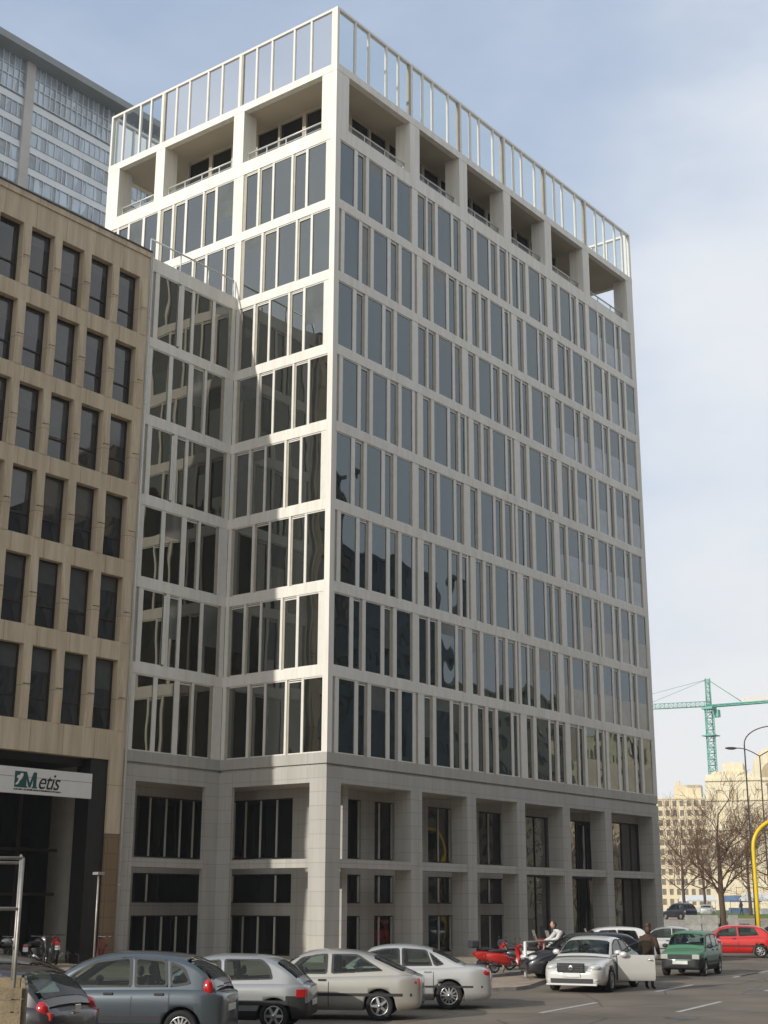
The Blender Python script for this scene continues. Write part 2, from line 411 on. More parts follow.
BH = .45
for k in range(8):
    z0 = Z0 + ST * k; z1 = z0 + ST - BH
    if k == 7: z1 = 36.6
    rowp = A_row if k % 2 else B_row
    for i in range(6):
        a, b = cols_r[i], cols_r[i + 1]
        if i == 0: a = .3
        if i == 5: b = LX - .3
        pn = [(max(p, a + .02), min(q, b - .02)) for p, q in rowp if a < (p + q) / 2 < b]
        pale = 0
        if i == 5 or (i == 4 and k < 6): pale = 1 if k > 2 else 2
        if i == 3 and k < 2: pale = 0
        window_bay(FR, a, b, z0, z1, pn, pale, .15, k % 2)
    for i in range(3):
        if i > 0 and k < 6: continue
        a, b = cols_l[i], cols_l[i + 1]
        if i == 0: a = .3
        if i == 0 and k < 6: b = YS
        if i == 2: b = LY - .3
        src = (LA + LA2) if k % 2 else (LB + LB2)
        pn = [(max(p, a + .02), min(q, b - .02)) for p, q in src if a < (p + q) / 2 < b]
        window_bay(FL, a, b, z0, z1, pn, 0, .16, gl='glass_side')
    if k < 6:
        window_bay(FK, LINKB[0] + .15, -.005, z0, z1, KA if k % 2 else KB, 0, .14, slit=(-3.73, -3.42) if k % 2 else None, gl='glass_link')
# storey beams
for k in range(1, 8):
    zt = Z0 + ST * k; zb = zt - BH
    m = MB(); m.fbox(FR, 0, LX, -.4, 0, zb, zt, 'white')
    m.fbox(FL, .4, LY if k >= 6 else YS, -.4, 0, zb, zt, 'white')
    if k < 6: m.fbox(FK, -5.5, -.001, -.4, 0, zb, zt, 'white')
    m.build('storey_beam', bld)
m = MB(); m.fbox(FR, 0, LX, -.9, 0, 36.6, 37.28, 'white'); m.fbox(FL, .9, LY, -.9, 0, 36.6, 37.28, 'white')
m.box(.9, LX, LY - .9, LY, 36.6, 37.28, 'white'); m.box(LX - .9, LX, .9, LY - .9, 36.6, 37.28, 'white'); m.build('loggia_beam', bld)
# corner posts
m = MB()
for k in range(8):
    z0 = Z0 + ST * k; z1 = z0 + ST - BH if k < 7 else 36.6
    for q in ((0, .3, 0, .3), (LX - .3, LX, 0, .4), (0, .4, LY - .3, LY) if k >= 6 else (-5.5, -5.35, YS, YS + .5)):
        m = MB(); m.box(*q, z0, z1, 'white'); m.build('corner_post', bld)
# core behind the glazing
m = MB(); m.box(.41, LX - .02, .41, LY - .02, 8.31, 36.59, 'core')
m.box(-5.48, .40, YS + .42, LY - .03, 8.31, 29.88, 'core')
m.build('core_wall', bld)
# link roof and terrace railing
m = MB(); m.box(-5.5, -.001, YS, YS + .5, 29.45, 30.08, 'white'); m.box(-5.5, -.001, YS + .5, LY, 29.9, 30.02, 'roofdark'); m.build('link_roof', bld)
m = MB()
for u in (-5.45, -3.6, -1.8, -.12): m.tube([(u, YS + .12, 30.05), (u, YS + .12, 31.0)], .035, 'rail', 6)
m.tube([(-5.45, YS + .12, 31.0), (-.12, YS + .12, 31.0)], .04, 'rail', 6)
tr = m.build('terrace_railing', bld)

# transfer beam with shadow groove
m = MB()
for (zb, zt, dd) in ((7.1, 7.74, 0), (7.74, 7.86, .09), (7.86, 8.3, 0)):
    m.box(dd, LX, dd, .9, zb, zt, 'white_base'); m.box(dd, .9, .9, YS, zb, zt, 'white_base')
    m.box(-5.5, .9, YS + dd, YS + .9, zb, zt, 'white_base')
m.build('transfer_beam', bld)
# base piers (each its own part) and mid beams
def pier(x0, x1, y0, y1): m = MB(); m.box(x0, x1, y0, y1, .12, 7.1, 'white_base'); m.build('pier', bld)
prs = [(0, .92), (5.77, 6.58), (10.12, 10.85), (14.4, 15.12), (18.75, 19.45), (23.1, 23.85), (28.6, LX)]
for a, b in prs: pier(a, b, 0, .9)
pier(-.83, .14, YS, YS + .16); pier(0, .14, 5.24, YS - .002); pier(-5.5, -4.8, YS, YS + .9); pier(LX - .9, LX, LY - .9, LY); pier(LX - .9, LX, 7.5, 8.4)
for (a, b), (c, d) in zip(prs, prs[1:]):
    m = MB(); m.box(b, c, .02, .88, 3.73, 4.08, 'white_base'); m.build('mid_beam', bld)
m = MB(); m.box(.02, .88, .92, 5.24, 3.73, 4.08, 'white_base'); m.build('mid_beam', bld)
m = MB(); m.box(-4.8, -.83, YS + .02, YS + .88, 3.73, 4.08, 'white_base'); m.build('mid_beam', bld)
m = MB(); m.box(.9, LX, .9, 2.4, 7.1, 7.3, 'soffit'); m.box(.9, 2.4, 2.4, 8.3, 7.1, 7.3, 'soffit'); m.box(-5.5, .9, YS + .9, 8.3, 7.1, 7.3, 'soffit'); m.build('ceiling', bld)
# recessed ground floor walls
def recess(F, u0, u1, z1, wins, nm='ground_floor_wall', glass='glass_dark', mull=()):
    ops = []
    for (a, b) in wins: ops += [(a, b, 4.2, 6.72), (a, b, 2.35, 3.55), (a, b, .22, 1.84)]
    m = MB(); wall_open(m, F, u0, u1, .12, z1, ops, -.35, 0, 'white_base'); m.build(nm, bld)
    for o in ops:
        w = MB(); a, b, p, q = o
        w.fbox(F, a, b, -.16, -.10, p, p + .05, 'dark_frame'); w.fbox(F, a, b, -.16, -.10, q - .05, q, 'dark_frame')
        w.fbox(F, a, a + .05, -.16, -.10, p + .05, q - .05, 'frame'); w.fbox(F, b - .05, b, -.16, -.10, p + .05, q - .05, 'frame')
        n = 0
        for t in mull:
            if p > 4 or (p < 1 and len(mull) > 2): pass
            elif t != mull[0]: continue
            u = a + (b - a) * t
            w.fbox(F, u - .03, u + .03, -.16, -.09, p + .05, q - .05, 'frame')
        wo = w.build('ground_window', bld)
        g = MB(); g.face([F(a, -.15, p), F(b, -.15, p), F(b, -.15, q), F(a, -.15, q)], glass); g.build('pane', wo)
FR2 = lambda u, n, z: (u, 2 - n, z); FL2 = lambda u, n, z: (2 - n, u, z); FK2 = lambda u, n, z: (u, 8 - n, z)
recess(FR2, 2.36, 8.4, 7.1, [(3.4, 4.77), (5.75, 7.15)], mull=(.33,))
recess(FR2, 8.4, 12.8, 7.1, [(9.78, 11.7)], mull=(.5,))
recess(FR2, 12.8, 17.4, 7.1, [(14.05, 16.23)], mull=(.45,))
recess(FL2, .77, 8, 7.1, [(3.55, 7.1)], mull=(.28, .55, .8))
recess(FK2, -5.5, 1.65, 7.1, [(-2.9, 1.2)], mull=(.22, .45, .66, .85))
def shop(u0, u1, y):
    F = lambda u, n, z: (u, y - n, z)
    w = MB()
    for (p, q) in ((.2, 3.75), (4.05, 6.72)):
        w.fbox(F, u0, u0 + .07, -.1, 0, p, q, 'dark_frame'); w.fbox(F, u1 - .07, u1, -.1, 0, p, q, 'dark_frame')
        w.fbox(F, u0 + .07, u1 - .07, -.1, 0, p, p + .07, 'dark_frame'); w.fbox(F, u0 + .07, u1 - .07, -.1, 0, q - .07, q, 'dark_frame')
        for t in (.36, .7): w.fbox(F, u0 + (u1 - u0) * t - .035, u0 + (u1 - u0) * t + .035, -.1, -.01, p + .07, q - .07, 'dark_frame')
    wo = w.build('shop_window', bld)
    g = MB()
    us = [u0 + .05, u0 + (u1 - u0) * .36, u0 + (u1 - u0) * .7, u1 - .05]
    for (p, q) in ((.2, 3.75), (4.05, 6.72)):
        for a, b in zip(us, us[1:]):
            d = random.uniform(-.012, .012)
            g.face([F(a, -.06 + d, p), F(b, -.06 - d, p), F(b, -.06 - d, q), F(a, -.06 + d, q)], 'glass_shop')
    g.build('pane', wo)
shop(18.0, 21.4, 2.0); shop(22.4, 25.6, 2.0); shop(25.6, 28.7, .95)
m = MB(); m.box(25.6, LX - .02, .96, 1.3, 6.725, 7.1, 'white_base'); m.build('ground_floor_wall', bld)
m = MB(); m.box(17.4, 18, 2, 2.3, .12, 7.1, 'white_base'); m.box(21.4, 22.4, 2, 2.3, .12, 7.1, 'white_base'); m.box(18, 21.4, 2, 2.3, 6.72, 7.1, 'white_base')
m.box(22.4, 28.7, 2.001, 2.3, 6.72, 7.1, 'white_base'); m.box(2.4, LX - .5, 2.4, LY - .5, .12, 8.2, 'core'); m.box(-5.4, 2.4, 8.36, LY - .5, .12, 8.2, 'core'); m.build('ground_floor_wall', bld)
# loggia: floor, columns, ceiling slab, penthouse, railings
m = MB(); m.box(.9, LX - .9, .9, LY - .9, 36.9, 37.1, 'soffit'); m.build('loggia_floor', bld)
def lcol(x0, x1, y0, y1): m = MB(); m.box(x0, x1, y0, y1, 37.28, 40.2, 'white'); m.build('loggia_column', bld)
for a, b in prs: lcol(a, b, 0, .9); lcol(a, b, LY - .9, LY)
for a, b in ((5.95, 6.65), (11.57, 12.24)): lcol(0, .9, a, b)
for a, b in ((5.3, 6.1), (10.3, 11)): lcol(LX - .9, LX, a, b)
m = MB(); m.box(0, LX, 0, LY, 40.2, 40.52, 'soffit')
m.build('roof_slab', bld)
m = MB(); F = FR; m.box(-.012, LX + .012, -.012, .3, 40.16, 40.53, 'white'); m.box(-.012, .3, .3, LY + .012, 40.16, 40.53, 'white'); m.box(LX - .3, LX + .012, .3, LY + .012, 40.16, 40.53, 'white'); m.box(.3, LX - .3, LY - .3, LY + .012, 40.16, 40.53, 'white'); m.build('roof_beam', bld)
PX0, PX1, PY0, PY1 = 1.9, 23.3, 1.9, 11.8
def pent(F, u0, u1):
    n = int((u1 - u0) / 1.45); w = (u1 - u0) / n; m = MB(); ops = []
    for i in range(n):
        a = u0 + i * w + .07; b = u0 + (i + 1) * w - (.07 if i % 2 else .16); ops.append((a, b, 38.6, 40.08))
    wall_open(m, F, u0, u1, 37.1, 40.2, ops, -.2, 0, 'soffit'); m.build('penthouse_wall', bld)
    w_ = MB()
    for a, b, p, q in ops: w_.face([F(a, -.12, p), F(b, -.12, p), F(b, -.12, q), F(a, -.12, q)], 'glass_dark')
    w_.build('penthouse_glazing', bld)
pent(lambda u, n, z: (u, PY0 - n, z), PX0, PX1); pent(lambda u, n, z: (PX0 - n, u, z), PY0 + .2, PY1)
m = MB(); m.box(PX0 + .2, PX1, PY0 + .21, PY1, 37.1, 40.19, 'core'); m.build('penthouse_wall', bld)
def rail(F, u0, u1):
    m = MB(); m.tube([F(u0 - .02, -.35, 37.92), F(u1 + .02, -.35, 37.92)], .045, 'rail', 6)
    m.tube([F(u0, -.35, 37.62), F(u1, -.35, 37.62)], .02, 'rail', 5)
    n = max(2, round((u1 - u0) / 1.4))
    for i in range(n + 1): u = u0 + .03 + (u1 - u0 - .06) * i / n; m.tube([F(u, -.35, 37.25), F(u, -.35, 37.9)], .03, 'rail', 6)
    r = m.build('loggia_railing', bld)
    g = MB(); g.face([F(u0 + .04, -.37, 37.32), F(u1 - .04, -.37, 37.32), F(u1 - .04, -.37, 37.85), F(u0 + .04, -.37, 37.85)], 'clear'); g.build('pane', r)
for (a, b), (c, d) in zip(prs, prs[1:]): rail(FR, b, c)
for a, b in ((.9, 5.95), (6.65, 11.57), (12.24, 15.07)): rail(FL, a, b)
rail(lambda u, n, z: (u, LY + n, z), 23.85, 28.6); rail(lambda u, n, z: (LX + n, u, z), .9, 5.3)
# rooftop glass screen
def screen(F, cs, rows=None):
    for i, (a, b) in enumerate(zip(cs, cs[1:])):
        m = MB(); zt, zb = 43.62, 40.53
        m.fbox(F, a, b, -.2, 0, zt - .13, zt, 'frame')
        m.fbox(F, a + (.0 if i else .0), a + .16, -.2, -.004, zb, zt - .13, 'frame'); m.fbox(F, b - .13, b, -.2, -.004, zb, zt - .13, 'reveal' if i < len(cs) - 2 else 'frame')
        n = 5 if (b - a) > 5 else 4
        pat = {5: [.24, .42, .66, .83], 4: [.24, .44, .76]}[n]
        for t in pat:
            u = a + (b - a) * t; m.fbox(F, u - .055, u + .055, -.13, -.01, zb, zt - .13, 'frame')
        m.fbox(F, a + .16, b - .13, -.1, -.02, zb, zb + .05, 'frame')
        o = m.build('roof_screen', bld)
        g = MB(); g.face([F(a + .16, -.07, zb + .05), F(b - .13, -.07, zb + .05), F(b - .13, -.07, zt - .13), F(a + .16, -.07, zt - .13)], 'clear'); g.build('pane', o)
screen(FR, [0.0, 5.86, 10.24, 14.54, 18.92, 23.6, LX]); screen(FL, [.2, 6.27, 11.87, LY])
screen(lambda u, n, z: (LX + n, u, z), [.2, 6.2, 11.8, LY]); screen(lambda u, n, z: (u, LY + n, z), [.2, 5.86, 10.24, 14.54, 18.92, 23.6, LX - .2])

# ================================================================== TAN BUILDING
TY, TX1, TX0 = 5.9, -5.62, -25.0
TL = (TX1, TY, 0)
tan = thing('precast_office_building', 'tan precast concrete office building with deep narrow windows beside the white block', 'building', TL)
FT = lambda u, n, z: (u - TX1, -n, z)
ops = []; ncol = 12
rows_z = [(26.15, 28.8), (22.75, 25.45), (19.4, 22.1), (16.0, 18.7), (12.55, 15.25), (8.97, 11.8)]
for i in range(ncol):
    u1 = -6.20 - 1.57 * i; u0 = u1 - 1.17
    for (p, q) in rows_z: ops.append((u0, u1, p, q))
m = MB(); wall_open(m, FT, TX0, TX1, 7.8, 29.9, ops, -.42, 0, 'tan')
m.fbox(FT, TX0, TX1, -.42, .06, 29.9, 30.16, 'tan'); m.build('facade', tan)
for i in range(ncol + 1):        # precast mullion ribs, tapering to a mid joint
    c = -6.20 - 1.57 * i + .2 + (.0 if i else .08)
    hw = .19
    for (p, q) in rows_z:
        m = MB(); zc = (p + q) / 2 - .1; m.box(c - TX1 - .13, c - TX1 + .13, -.06, .0, zc - .019, zc + .019, 'dark_frame')
        for (za, zb, wa, wb, na, nb) in ((p, zc - .018, hw, hw - .03, .02, .12), (zc + .018, q, hw - .03, hw, .12, .02)):
            m.hexa([FT(c - wa, 0, za), FT(c + wa, 0, za), FT(c + wa - .04, na, za), FT(c - wa + .04, na, za),
                    FT(c - wb, 0, zb), FT(c + wb, 0, zb), FT(c + wb - .04, nb, zb), FT(c - wb + .04, nb, zb)], 'tan')
        m.build('mullion_rib', tan)
m = MB(); m.fbox(FT, TX0, TX1 - .02, -14, -.43, 7.8, 29.7, 'tan'); m.fbox(FT, TX0, TX1, -14, -6, 0, 7.8, 'tan_low'); m.build('rear_wall', tan)
m = MB(); m.fbox(FT, TX0, TX1, -.5, .10, 30.16, 30.22, 'darkmetal'); m.build('coping', tan)
proto = None
for i in range(ncol):
    u1 = -6.20 - 1.57 * i; u0 = u1 - 1.17
    for (p, q) in rows_z:
        h = q - p
        w = MB(); W_ = 1.17
        w.box(0, W_, .30, .36, 0, .06, 'dark_frame'); w.box(0, W_, .30, .36, h - .06, h, 'dark_frame')
        w.box(0, .06, .30, .36, .06, h - .06, 'dark_frame'); w.box(W_ - .06, W_, .30, .36, .06, h - .06, 'dark_frame')
        w.box(.06, W_ - .06, .29, .36, .86, .92, 'dark_frame')
        wo = w.build('window', tan); wo.location = (u0 - TX1, 0, p)
        g = MB(); a = random.uniform(-.008, .008)
        zb = h - random.choice([.0, .6, .6, .9, 1.2, 1.7])
        g.face([(.05, .345 + a, .05), (W_ - .05, .345 - a, .05), (W_ - .05, .345 - a, .88), (.05, .345 + a, .88)], 'tan_glass')
        g.face([(.05, .343, .9), (W_ - .05, .343, .9), (W_ - .05, .343 + a, zb), (.05, .343 - a, zb)], 'tan_glass')
        if zb < h: g.face([(.05, .343 - a, zb), (W_ - .05, .343 + a, zb), (W_ - .05, .343 + a, h - .05), (.05, .343 - a, h - .05)], 'tan_blind')
        g.build('pane', wo)
# ground floor
m = MB(); m.fbox(FT, TX1 - .72, TX1, -.8, 0, 4.95, 7.8, 'tan'); m.fbox(FT, TX1 - .72, TX1, -.8, 0, .12, 4.93, 'tan_low')
m.fbox(FT, TX0, TX0 + .8, -.8, 0, .12, 7.8, 'tan_low'); m.build('pier', tan)
m = MB(); m.fbox(FT, TX1 - 1.6, TX1 - .725, -.9, -.1, .12, 7.795, 'black'); m.fbox(FT, TX0 + .8, TX1 - 1.6, -6, -.4, 7.5, 7.79, 'black'); m.build('dark_cladding', tan)
m = MB()
for i in range(9):
    a = TX0 + .8 + i * 2.0
    m.fbox(FT, a, a + .12, -3.1, -3.0, .12, 7.5, 'dark_frame')
    for z in (2.6, 4.3): m.fbox(FT, a + .12, a + 2, -3.1, -3.02, z, z + .12, 'dark_frame')
m.fbox(FT, TX0 + .8, TX1 - .9, -3.3, -3.15, .12, 7.5, 'glass_dark'); m.build('shopfront', tan)
# pipe between the two buildings
m = MB(); m.tube([(0, 0, .1), (0, 0, 30.0)], .045, M['rail'], 8)
for z in range(3, 30, 4): m.lathe([(.06, z), (.06, z + .06)], (0, 0, 0), 'z', 'rail', 8)
o = m.build('drain_pipe'); o.location = (-5.56, 5.84, 0); tag(o, 'thin pale rainwater pipe running up the joint between tan and white buildings', 'pipe')

# shop sign
sg = thing('shop_sign', 'long white sign board with green square and Metis lettering above dark entrance', 'sign', (-11.2, 5.62, 6.2))
m = MB(); m.box(-3.6, 3.77, .0, .16, 0, .95, 'signw'); m.build('board', sg)
m = MB(); m.box(-3.6, 3.77, -.004, 0, .60, .612, 'signk'); m.build('printed_line', sg)
m = MB(); m.box(0.10, .56, -.012, 0, .22, .80, 'signg'); 
m.build('emblem_square', sg)
m = MB()                                # pale figure inside the square
m.prism([(.05, .30), (.16, .33), (.22, .45), (.30, .52), (.38, .66), (.36, .74), (.27, .74), (.2, .66), (.13, .66), (.08, .58), (.17, .52), (.13, .42), (.05, .36)], lambda u, n, z: (u + .1, n, z), -.018, -.012, 'signw')
m.build('emblem_figure', sg)
m = MB(); F = lambda u, n, z: (u, n, z)   # bold serif M
x0 = .52; z0 = .22; H = .58
for poly in ([(0, 0), (.16, 0), (.16, .05), (.11, .05), (.11, H), (0, H)], [(.11, H), (.11, H - .22), (.23, .02), (.27, .02), (.27, .16)], [(.27, .16), (.27, .02), (.31, .02), (.43, H - .22), (.43, H)],
             [(.43, H), (.43, .05), (.38, .05), (.38, 0), (.62, 0), (.62, .05), (.57, .05), (.57, H)]):
    m.prism([(x0 + u, z0 + z) for u, z in poly], F, -.02, -.001, 'signg')
m.build('letter_m', sg)
def text_part(s, size, shear, x, z, matn, parent, name, ext=.004, width=1.0):
    cu = bpy.data.curves.new(name, 'FONT'); cu.body = s; cu.size = size; cu.shear = shear; cu.extrude = ext
    cu.space_character = .92
    t = bpy.data.objects.new('tmp', cu); col.objects.link(t)
    dg = bpy.context.evaluated_depsgraph_get(); me = bpy.data.meshes.new_from_object(t.evaluated_get(dg))
    bpy.data.objects.remove(t)
    me.materials.clear(); me.materials.append(M[matn])
    o = bpy.data.objects.new(name, me); col.objects.link(o); o.parent = parent
    o.location = (x, -.008, z); o.rotation_euler = (PI / 2, 0, 0); o.scale = (width, 1, 1)
    return o
text_part('etis', .86, .32, 1.14, .22, 'signk', sg, 'lettering', width=.92)
m = MB()
x = .08
while x < 2.25:
    w = random.uniform(.025, .05); h = random.choice([.05, .05, .065])
    m.box(x, x + w, -.006, 0, .12, .12 + h, 'signk'); x += w + random.choice([.012, .012, .03])
m.build('small_print', sg)

# ================================================================== TOWER
TW = (20, 120.5, 0)
tw = thing('skyscraper', 'tall pale blue curtain wall skyscraper with overhanging dark roof behind the tan building', 'skyscraper', TW)
FW = lambda u, n, z: (u - 20, -n, z)
TWX1 = 97
m = MB(); m.fbox(FW, 20, TWX1, -17, -.35, 0, 127.2, 'tower_al'); m.build('body', tw)
m = MB(); m.prism([(17, 127.15), (TWX1 + 1.2, 127.15), (TWX1 + 1.8, 127.9), (TWX1 + 1.8, 128.3), (17, 128.3)], FW, -19, 2.6, 'tower_eave'); m.build('roof', tw)
piers_x = [(30.0, 31.6), (49.6, 51.2), (69.3, 70.9), (95.6, 97)]
m = MB()
for a, b in piers_x: m.fbox(FW, a, b, -.35, .35, 0, 127.15, 'tower_pier')
m.build('pier', tw)
bays = [(20, 30), (31.6, 49.6), (51.2, 69.3), (70.9, 95.6)]
for fl in range(22):
    zt = 119.5 - 3.63 * fl; zb = zt - 2.4
    if fl < 0: continue
    m = MB(); g = MB()
    for a, b in bays:
        m.fbox(FW, a, b, -.34, 0, zt, zt + 1.18, 'tower_al'); m.fbox(FW, a, b, -.3, .05, zt + 1.12, zt + 1.21, 'tower_eave')
        n = round((b - a) / .82)
        i = 0; u = a
        while u < b - .3:
            w = random.choice([.82, 1.65, 1.65]) if fl else 1.07
            w = min(w, b - u); m.fbox(FW, u, u + .09, -.3, -.02, zb, zt, 'tower_al')
            g.face([FW(u + .09, -.2, zb), FW(u + w, -.2, zb), FW(u + w, -.2, zt), FW(u + .09, -.2, zt)], 'tower_gl' if random.random() < .8 else 'panel_pale'); u += w
    wo = m.build('window_band', tw); g.build('pane', wo)
m = MB(); g = MB()
for a, b in bays:
    n = round((b - a) / 1.07); w = (b - a) / n
    for i in range(n): m.fbox(FW, a + i * w, a + i * w + .1, -.3, .04, 121.0, 127.15, 'tower_al')
    for z in (121.0, 123.4, 125.1): m.fbox(FW, a, b, -.28, .0, z, z + .1, 'tower_al')
    g.face([FW(a, -.2, 121), FW(b, -.2, 121), FW(b, -.2, 127.15), FW(a, -.2, 127.15)], 'tower_gl')
wo = m.build('top_glazing', tw); g.build('pane', wo)
m = MB(); m.tube([FW(80, -1, 128.3), FW(80, -1, 131)], .08, 'darkmetal', 6); m.build('antenna', tw)

# ================================================================== GROUND
def sheet(name, pts, z, matn, z0=None, side='kerb'):
    m = MB(); F = lambda u, n, zz: (u, n, zz)
    if z0 is None: m.face([(x, y, z) for x, y in pts], matn)
    else:
        m.face([(x, y, z) for x, y in pts], matn); k = len(pts)
        for i in range(k):
            a, b = pts[i], pts[(i + 1) % k]; m.face([(*a, z0), (*b, z0), (*b, z), (*a, z)], side)
    return tag(m.build(name), kind='structure')
m = MB(); m.face([(-2500, -2500, 0), (2500, -2500, 0), (2500, 2500, 0), (-2500, 2500, 0)], 'asphalt'); tag(m.build('road'), kind='structure')
# pavements: kerb top stones are a strip of their own
def arcpts(c, r, a0, a1, n=6): return [(c[0] + r * math.cos(math.radians(a0 + (a1 - a0) * i / n)), c[1] + r * math.sin(math.radians(a0 + (a1 - a0) * i / n))) for i in range(n + 1)]
pav = [(-60, -14.2), (-27, -12.6), (-14, -10.9), (-3.9, -10.3)] + [(-1.2, -9.75), (1, -9.0), (6, -8.2), (14, -6.0), (30, -2.6), (36, -1), (38, 2), (38, 40), (-60, 40)]
sheet('pavement', pav, .12, 'paving', 0)
def inset(pts, d, n): 
    out = []
    for i in range(n):
        a = Vector(pts[max(i - 1, 0)]); b = Vector(pts[i]); c = Vector(pts[min(i + 1, n - 1)])
        t = (c - a).normalized(); out.append((b.x - t.y * d, b.y + t.x * d))
    return out
n = 10
inn = inset(pav, .28, n); m = MB()
for i in range(n - 1): m.face([(*pav[i], .124), (*pav[i + 1], .124), (*inn[i + 1], .124), (*inn[i], .124)], 'kerb')
tag(m.build('kerb_stones'), kind='structure')
isl = [(-15.0, -13.2), (-9.4, -14.0), (-8.6, -14.3), (-7.6, -14.1), (-3.1, -12.2), (3, -10.9), (1, -10.0), (-3, -10.9), (-14, -11.7)]
sheet('traffic_island', isl, .10, 'paving', 0)
# lane markings
DR = math.radians(10.3); dx, dy = math.cos(DR), math.sin(DR)
def dash(p, ln, w=.13):
    m = MB(); nx, ny = -dy * w / 2, dx * w / 2; n = 8
    for i in range(n):
        a = ln * i / n; b = ln * (i + 1) / n
        m.face([(p[0] + dx * a + nx, p[1] + dy * a + ny, .004), (p[0] + dx * a - nx, p[1] + dy * a - ny, .004), (p[0] + dx * b - nx, p[1] + dy * b - ny, .004), (p[0] + dx * b + nx, p[1] + dy * b + ny, .004)], 'line')
    tag(m.build('lane_marking'), kind='structure')
for k in range(-3, 12): dash((-15.26 + 9.0 * k * dx, -19.14 + 9.0 * k * dy), 3.9)
for k in range(-3, 12): dash((-13.0 + 9.0 * k * dx, -21.4 + 9.0 * k * dy), 4.0)
dash((3.4, -15.75), 14, .12)
for (x_, y_) in ((-14.5, -22.2), (-3.5, -19.3), (-27, -21.0)):
    o = MB(); o.lathe([(.001, .007), (.28, .007), (.30, .005), (.36, .005)], (0, 0, 0), 'z', 'darkmetal', 24, False); q = o.build('manhole_cover'); q.location = (x_, y_, 0)
    tag(q, 'round iron manhole cover %s' % {-14.5: 'between the near lane dashes', -3.5: 'in front of the silver saloon with open door', -27: 'beside the angled row of cars'}[x_], 'manhole cover', 'manhole covers')
# plaza beyond the crossing
def fan(pxs, d0, d1): return [tuple(gnd(pxs[0], d0)[:2]), tuple(gnd(pxs[1], d0)[:2]), tuple(gnd(pxs[1], d1)[:2]), tuple(gnd(pxs[0], d1)[:2])]
sheet('raised_plaza', fan((560, 900), 134, 330), .9, 'paving', 0)
m = MB(); P = fan((690, 900), 165, 330); m.face([(x, y, 1.15) for x, y in P], 'grass')
for i in range(4):
    a, b = P[i], P[(i + 1) % 4]; m.face([(*a, .89), (*b, .89), (*b, 1.15), (*a, 1.15)], 'grass')
o = m.build('lawn'); tag(o, kind='structure')

# ================================================================== CARS
def interp(pts, x):
    if x <= pts[0][0]: return pts[0][1]
    for (a, za), (b, zb) in zip(pts, pts[1:]):
        if x <= b:
            t = (x - a) / (b - a); return za + (zb - za) * t
    return pts[-1][1]
def smoothpts(pts, it=2):
    for _ in range(it):
        q = [pts[0]]
        for (a, b), (c, d) in zip(pts, pts[1:]): q += [(a * .75 + c * .25, b * .75 + d * .25), (a * .25 + c * .75, b * .25 + d * .75)]
        q.append(pts[-1]); pts = q
    return pts

def wheel(parent, x, y, r, w, spokes, steel=False):
    s = 1 if y > 0 else -1
    m = MB()
    pr = [(r * .62, -w / 2 + .03), (r * .72, -w / 2), (r * .93, -w / 2), (r, -w / 2 + .03), (r, w / 2 - .03), (r * .93, w / 2), (r * .72, w / 2), (r * .62, w / 2 - .03)]
    m.lathe(pr, (0, 0, 0), 'y', 'tyre', 28)
    o = m.build('wheel', parent); o.location = (x, y, r)
    k = MB(); rr = r * .66
    k.lathe([(rr, w / 2 - .02), (rr, w / 2 - .005), (rr * .9, w / 2 - .012), (rr * .86, w / 2 - .06)], (0, 0, 0), 'y', 'alloy', 28)
    k.lathe([(rr * .87, w / 2 - .07), (.001, w / 2 - .07)], (0, 0, 0), 'y', 'blackplastic', 28)
    for i in range(spokes):
        a = 2 * PI * i / spokes; c, d = math.cos(a), math.sin(a); t = rr * (.10 if spokes > 8 else .16)
        def S(l, q, yy): return (c * l - d * q, yy, d * l + c * q)
        k.hexa([S(.03, -t, w / 2 - .05), S(rr * .92, -t * .7, w / 2 - .05), S(rr * .92, t * .7, w / 2 - .05), S(.03, t, w / 2 - .05),
                S(.03, -t, w / 2 - .0), S(rr * .92, -t * .7, w / 2 - .012), S(rr * .92, t * .7, w / 2 - .012), S(.03, t, w / 2 - .0)], 'alloy')
    k.lathe([(rr * .24, w / 2 - .03), (rr * .22, w / 2 + .008), (.001, w / 2 + .012)], (0, 0, 0), 'y', 'alloy', 14)
    b = k.build('rim', o)
    if s < 0: b.scale = (1, -1, 1)

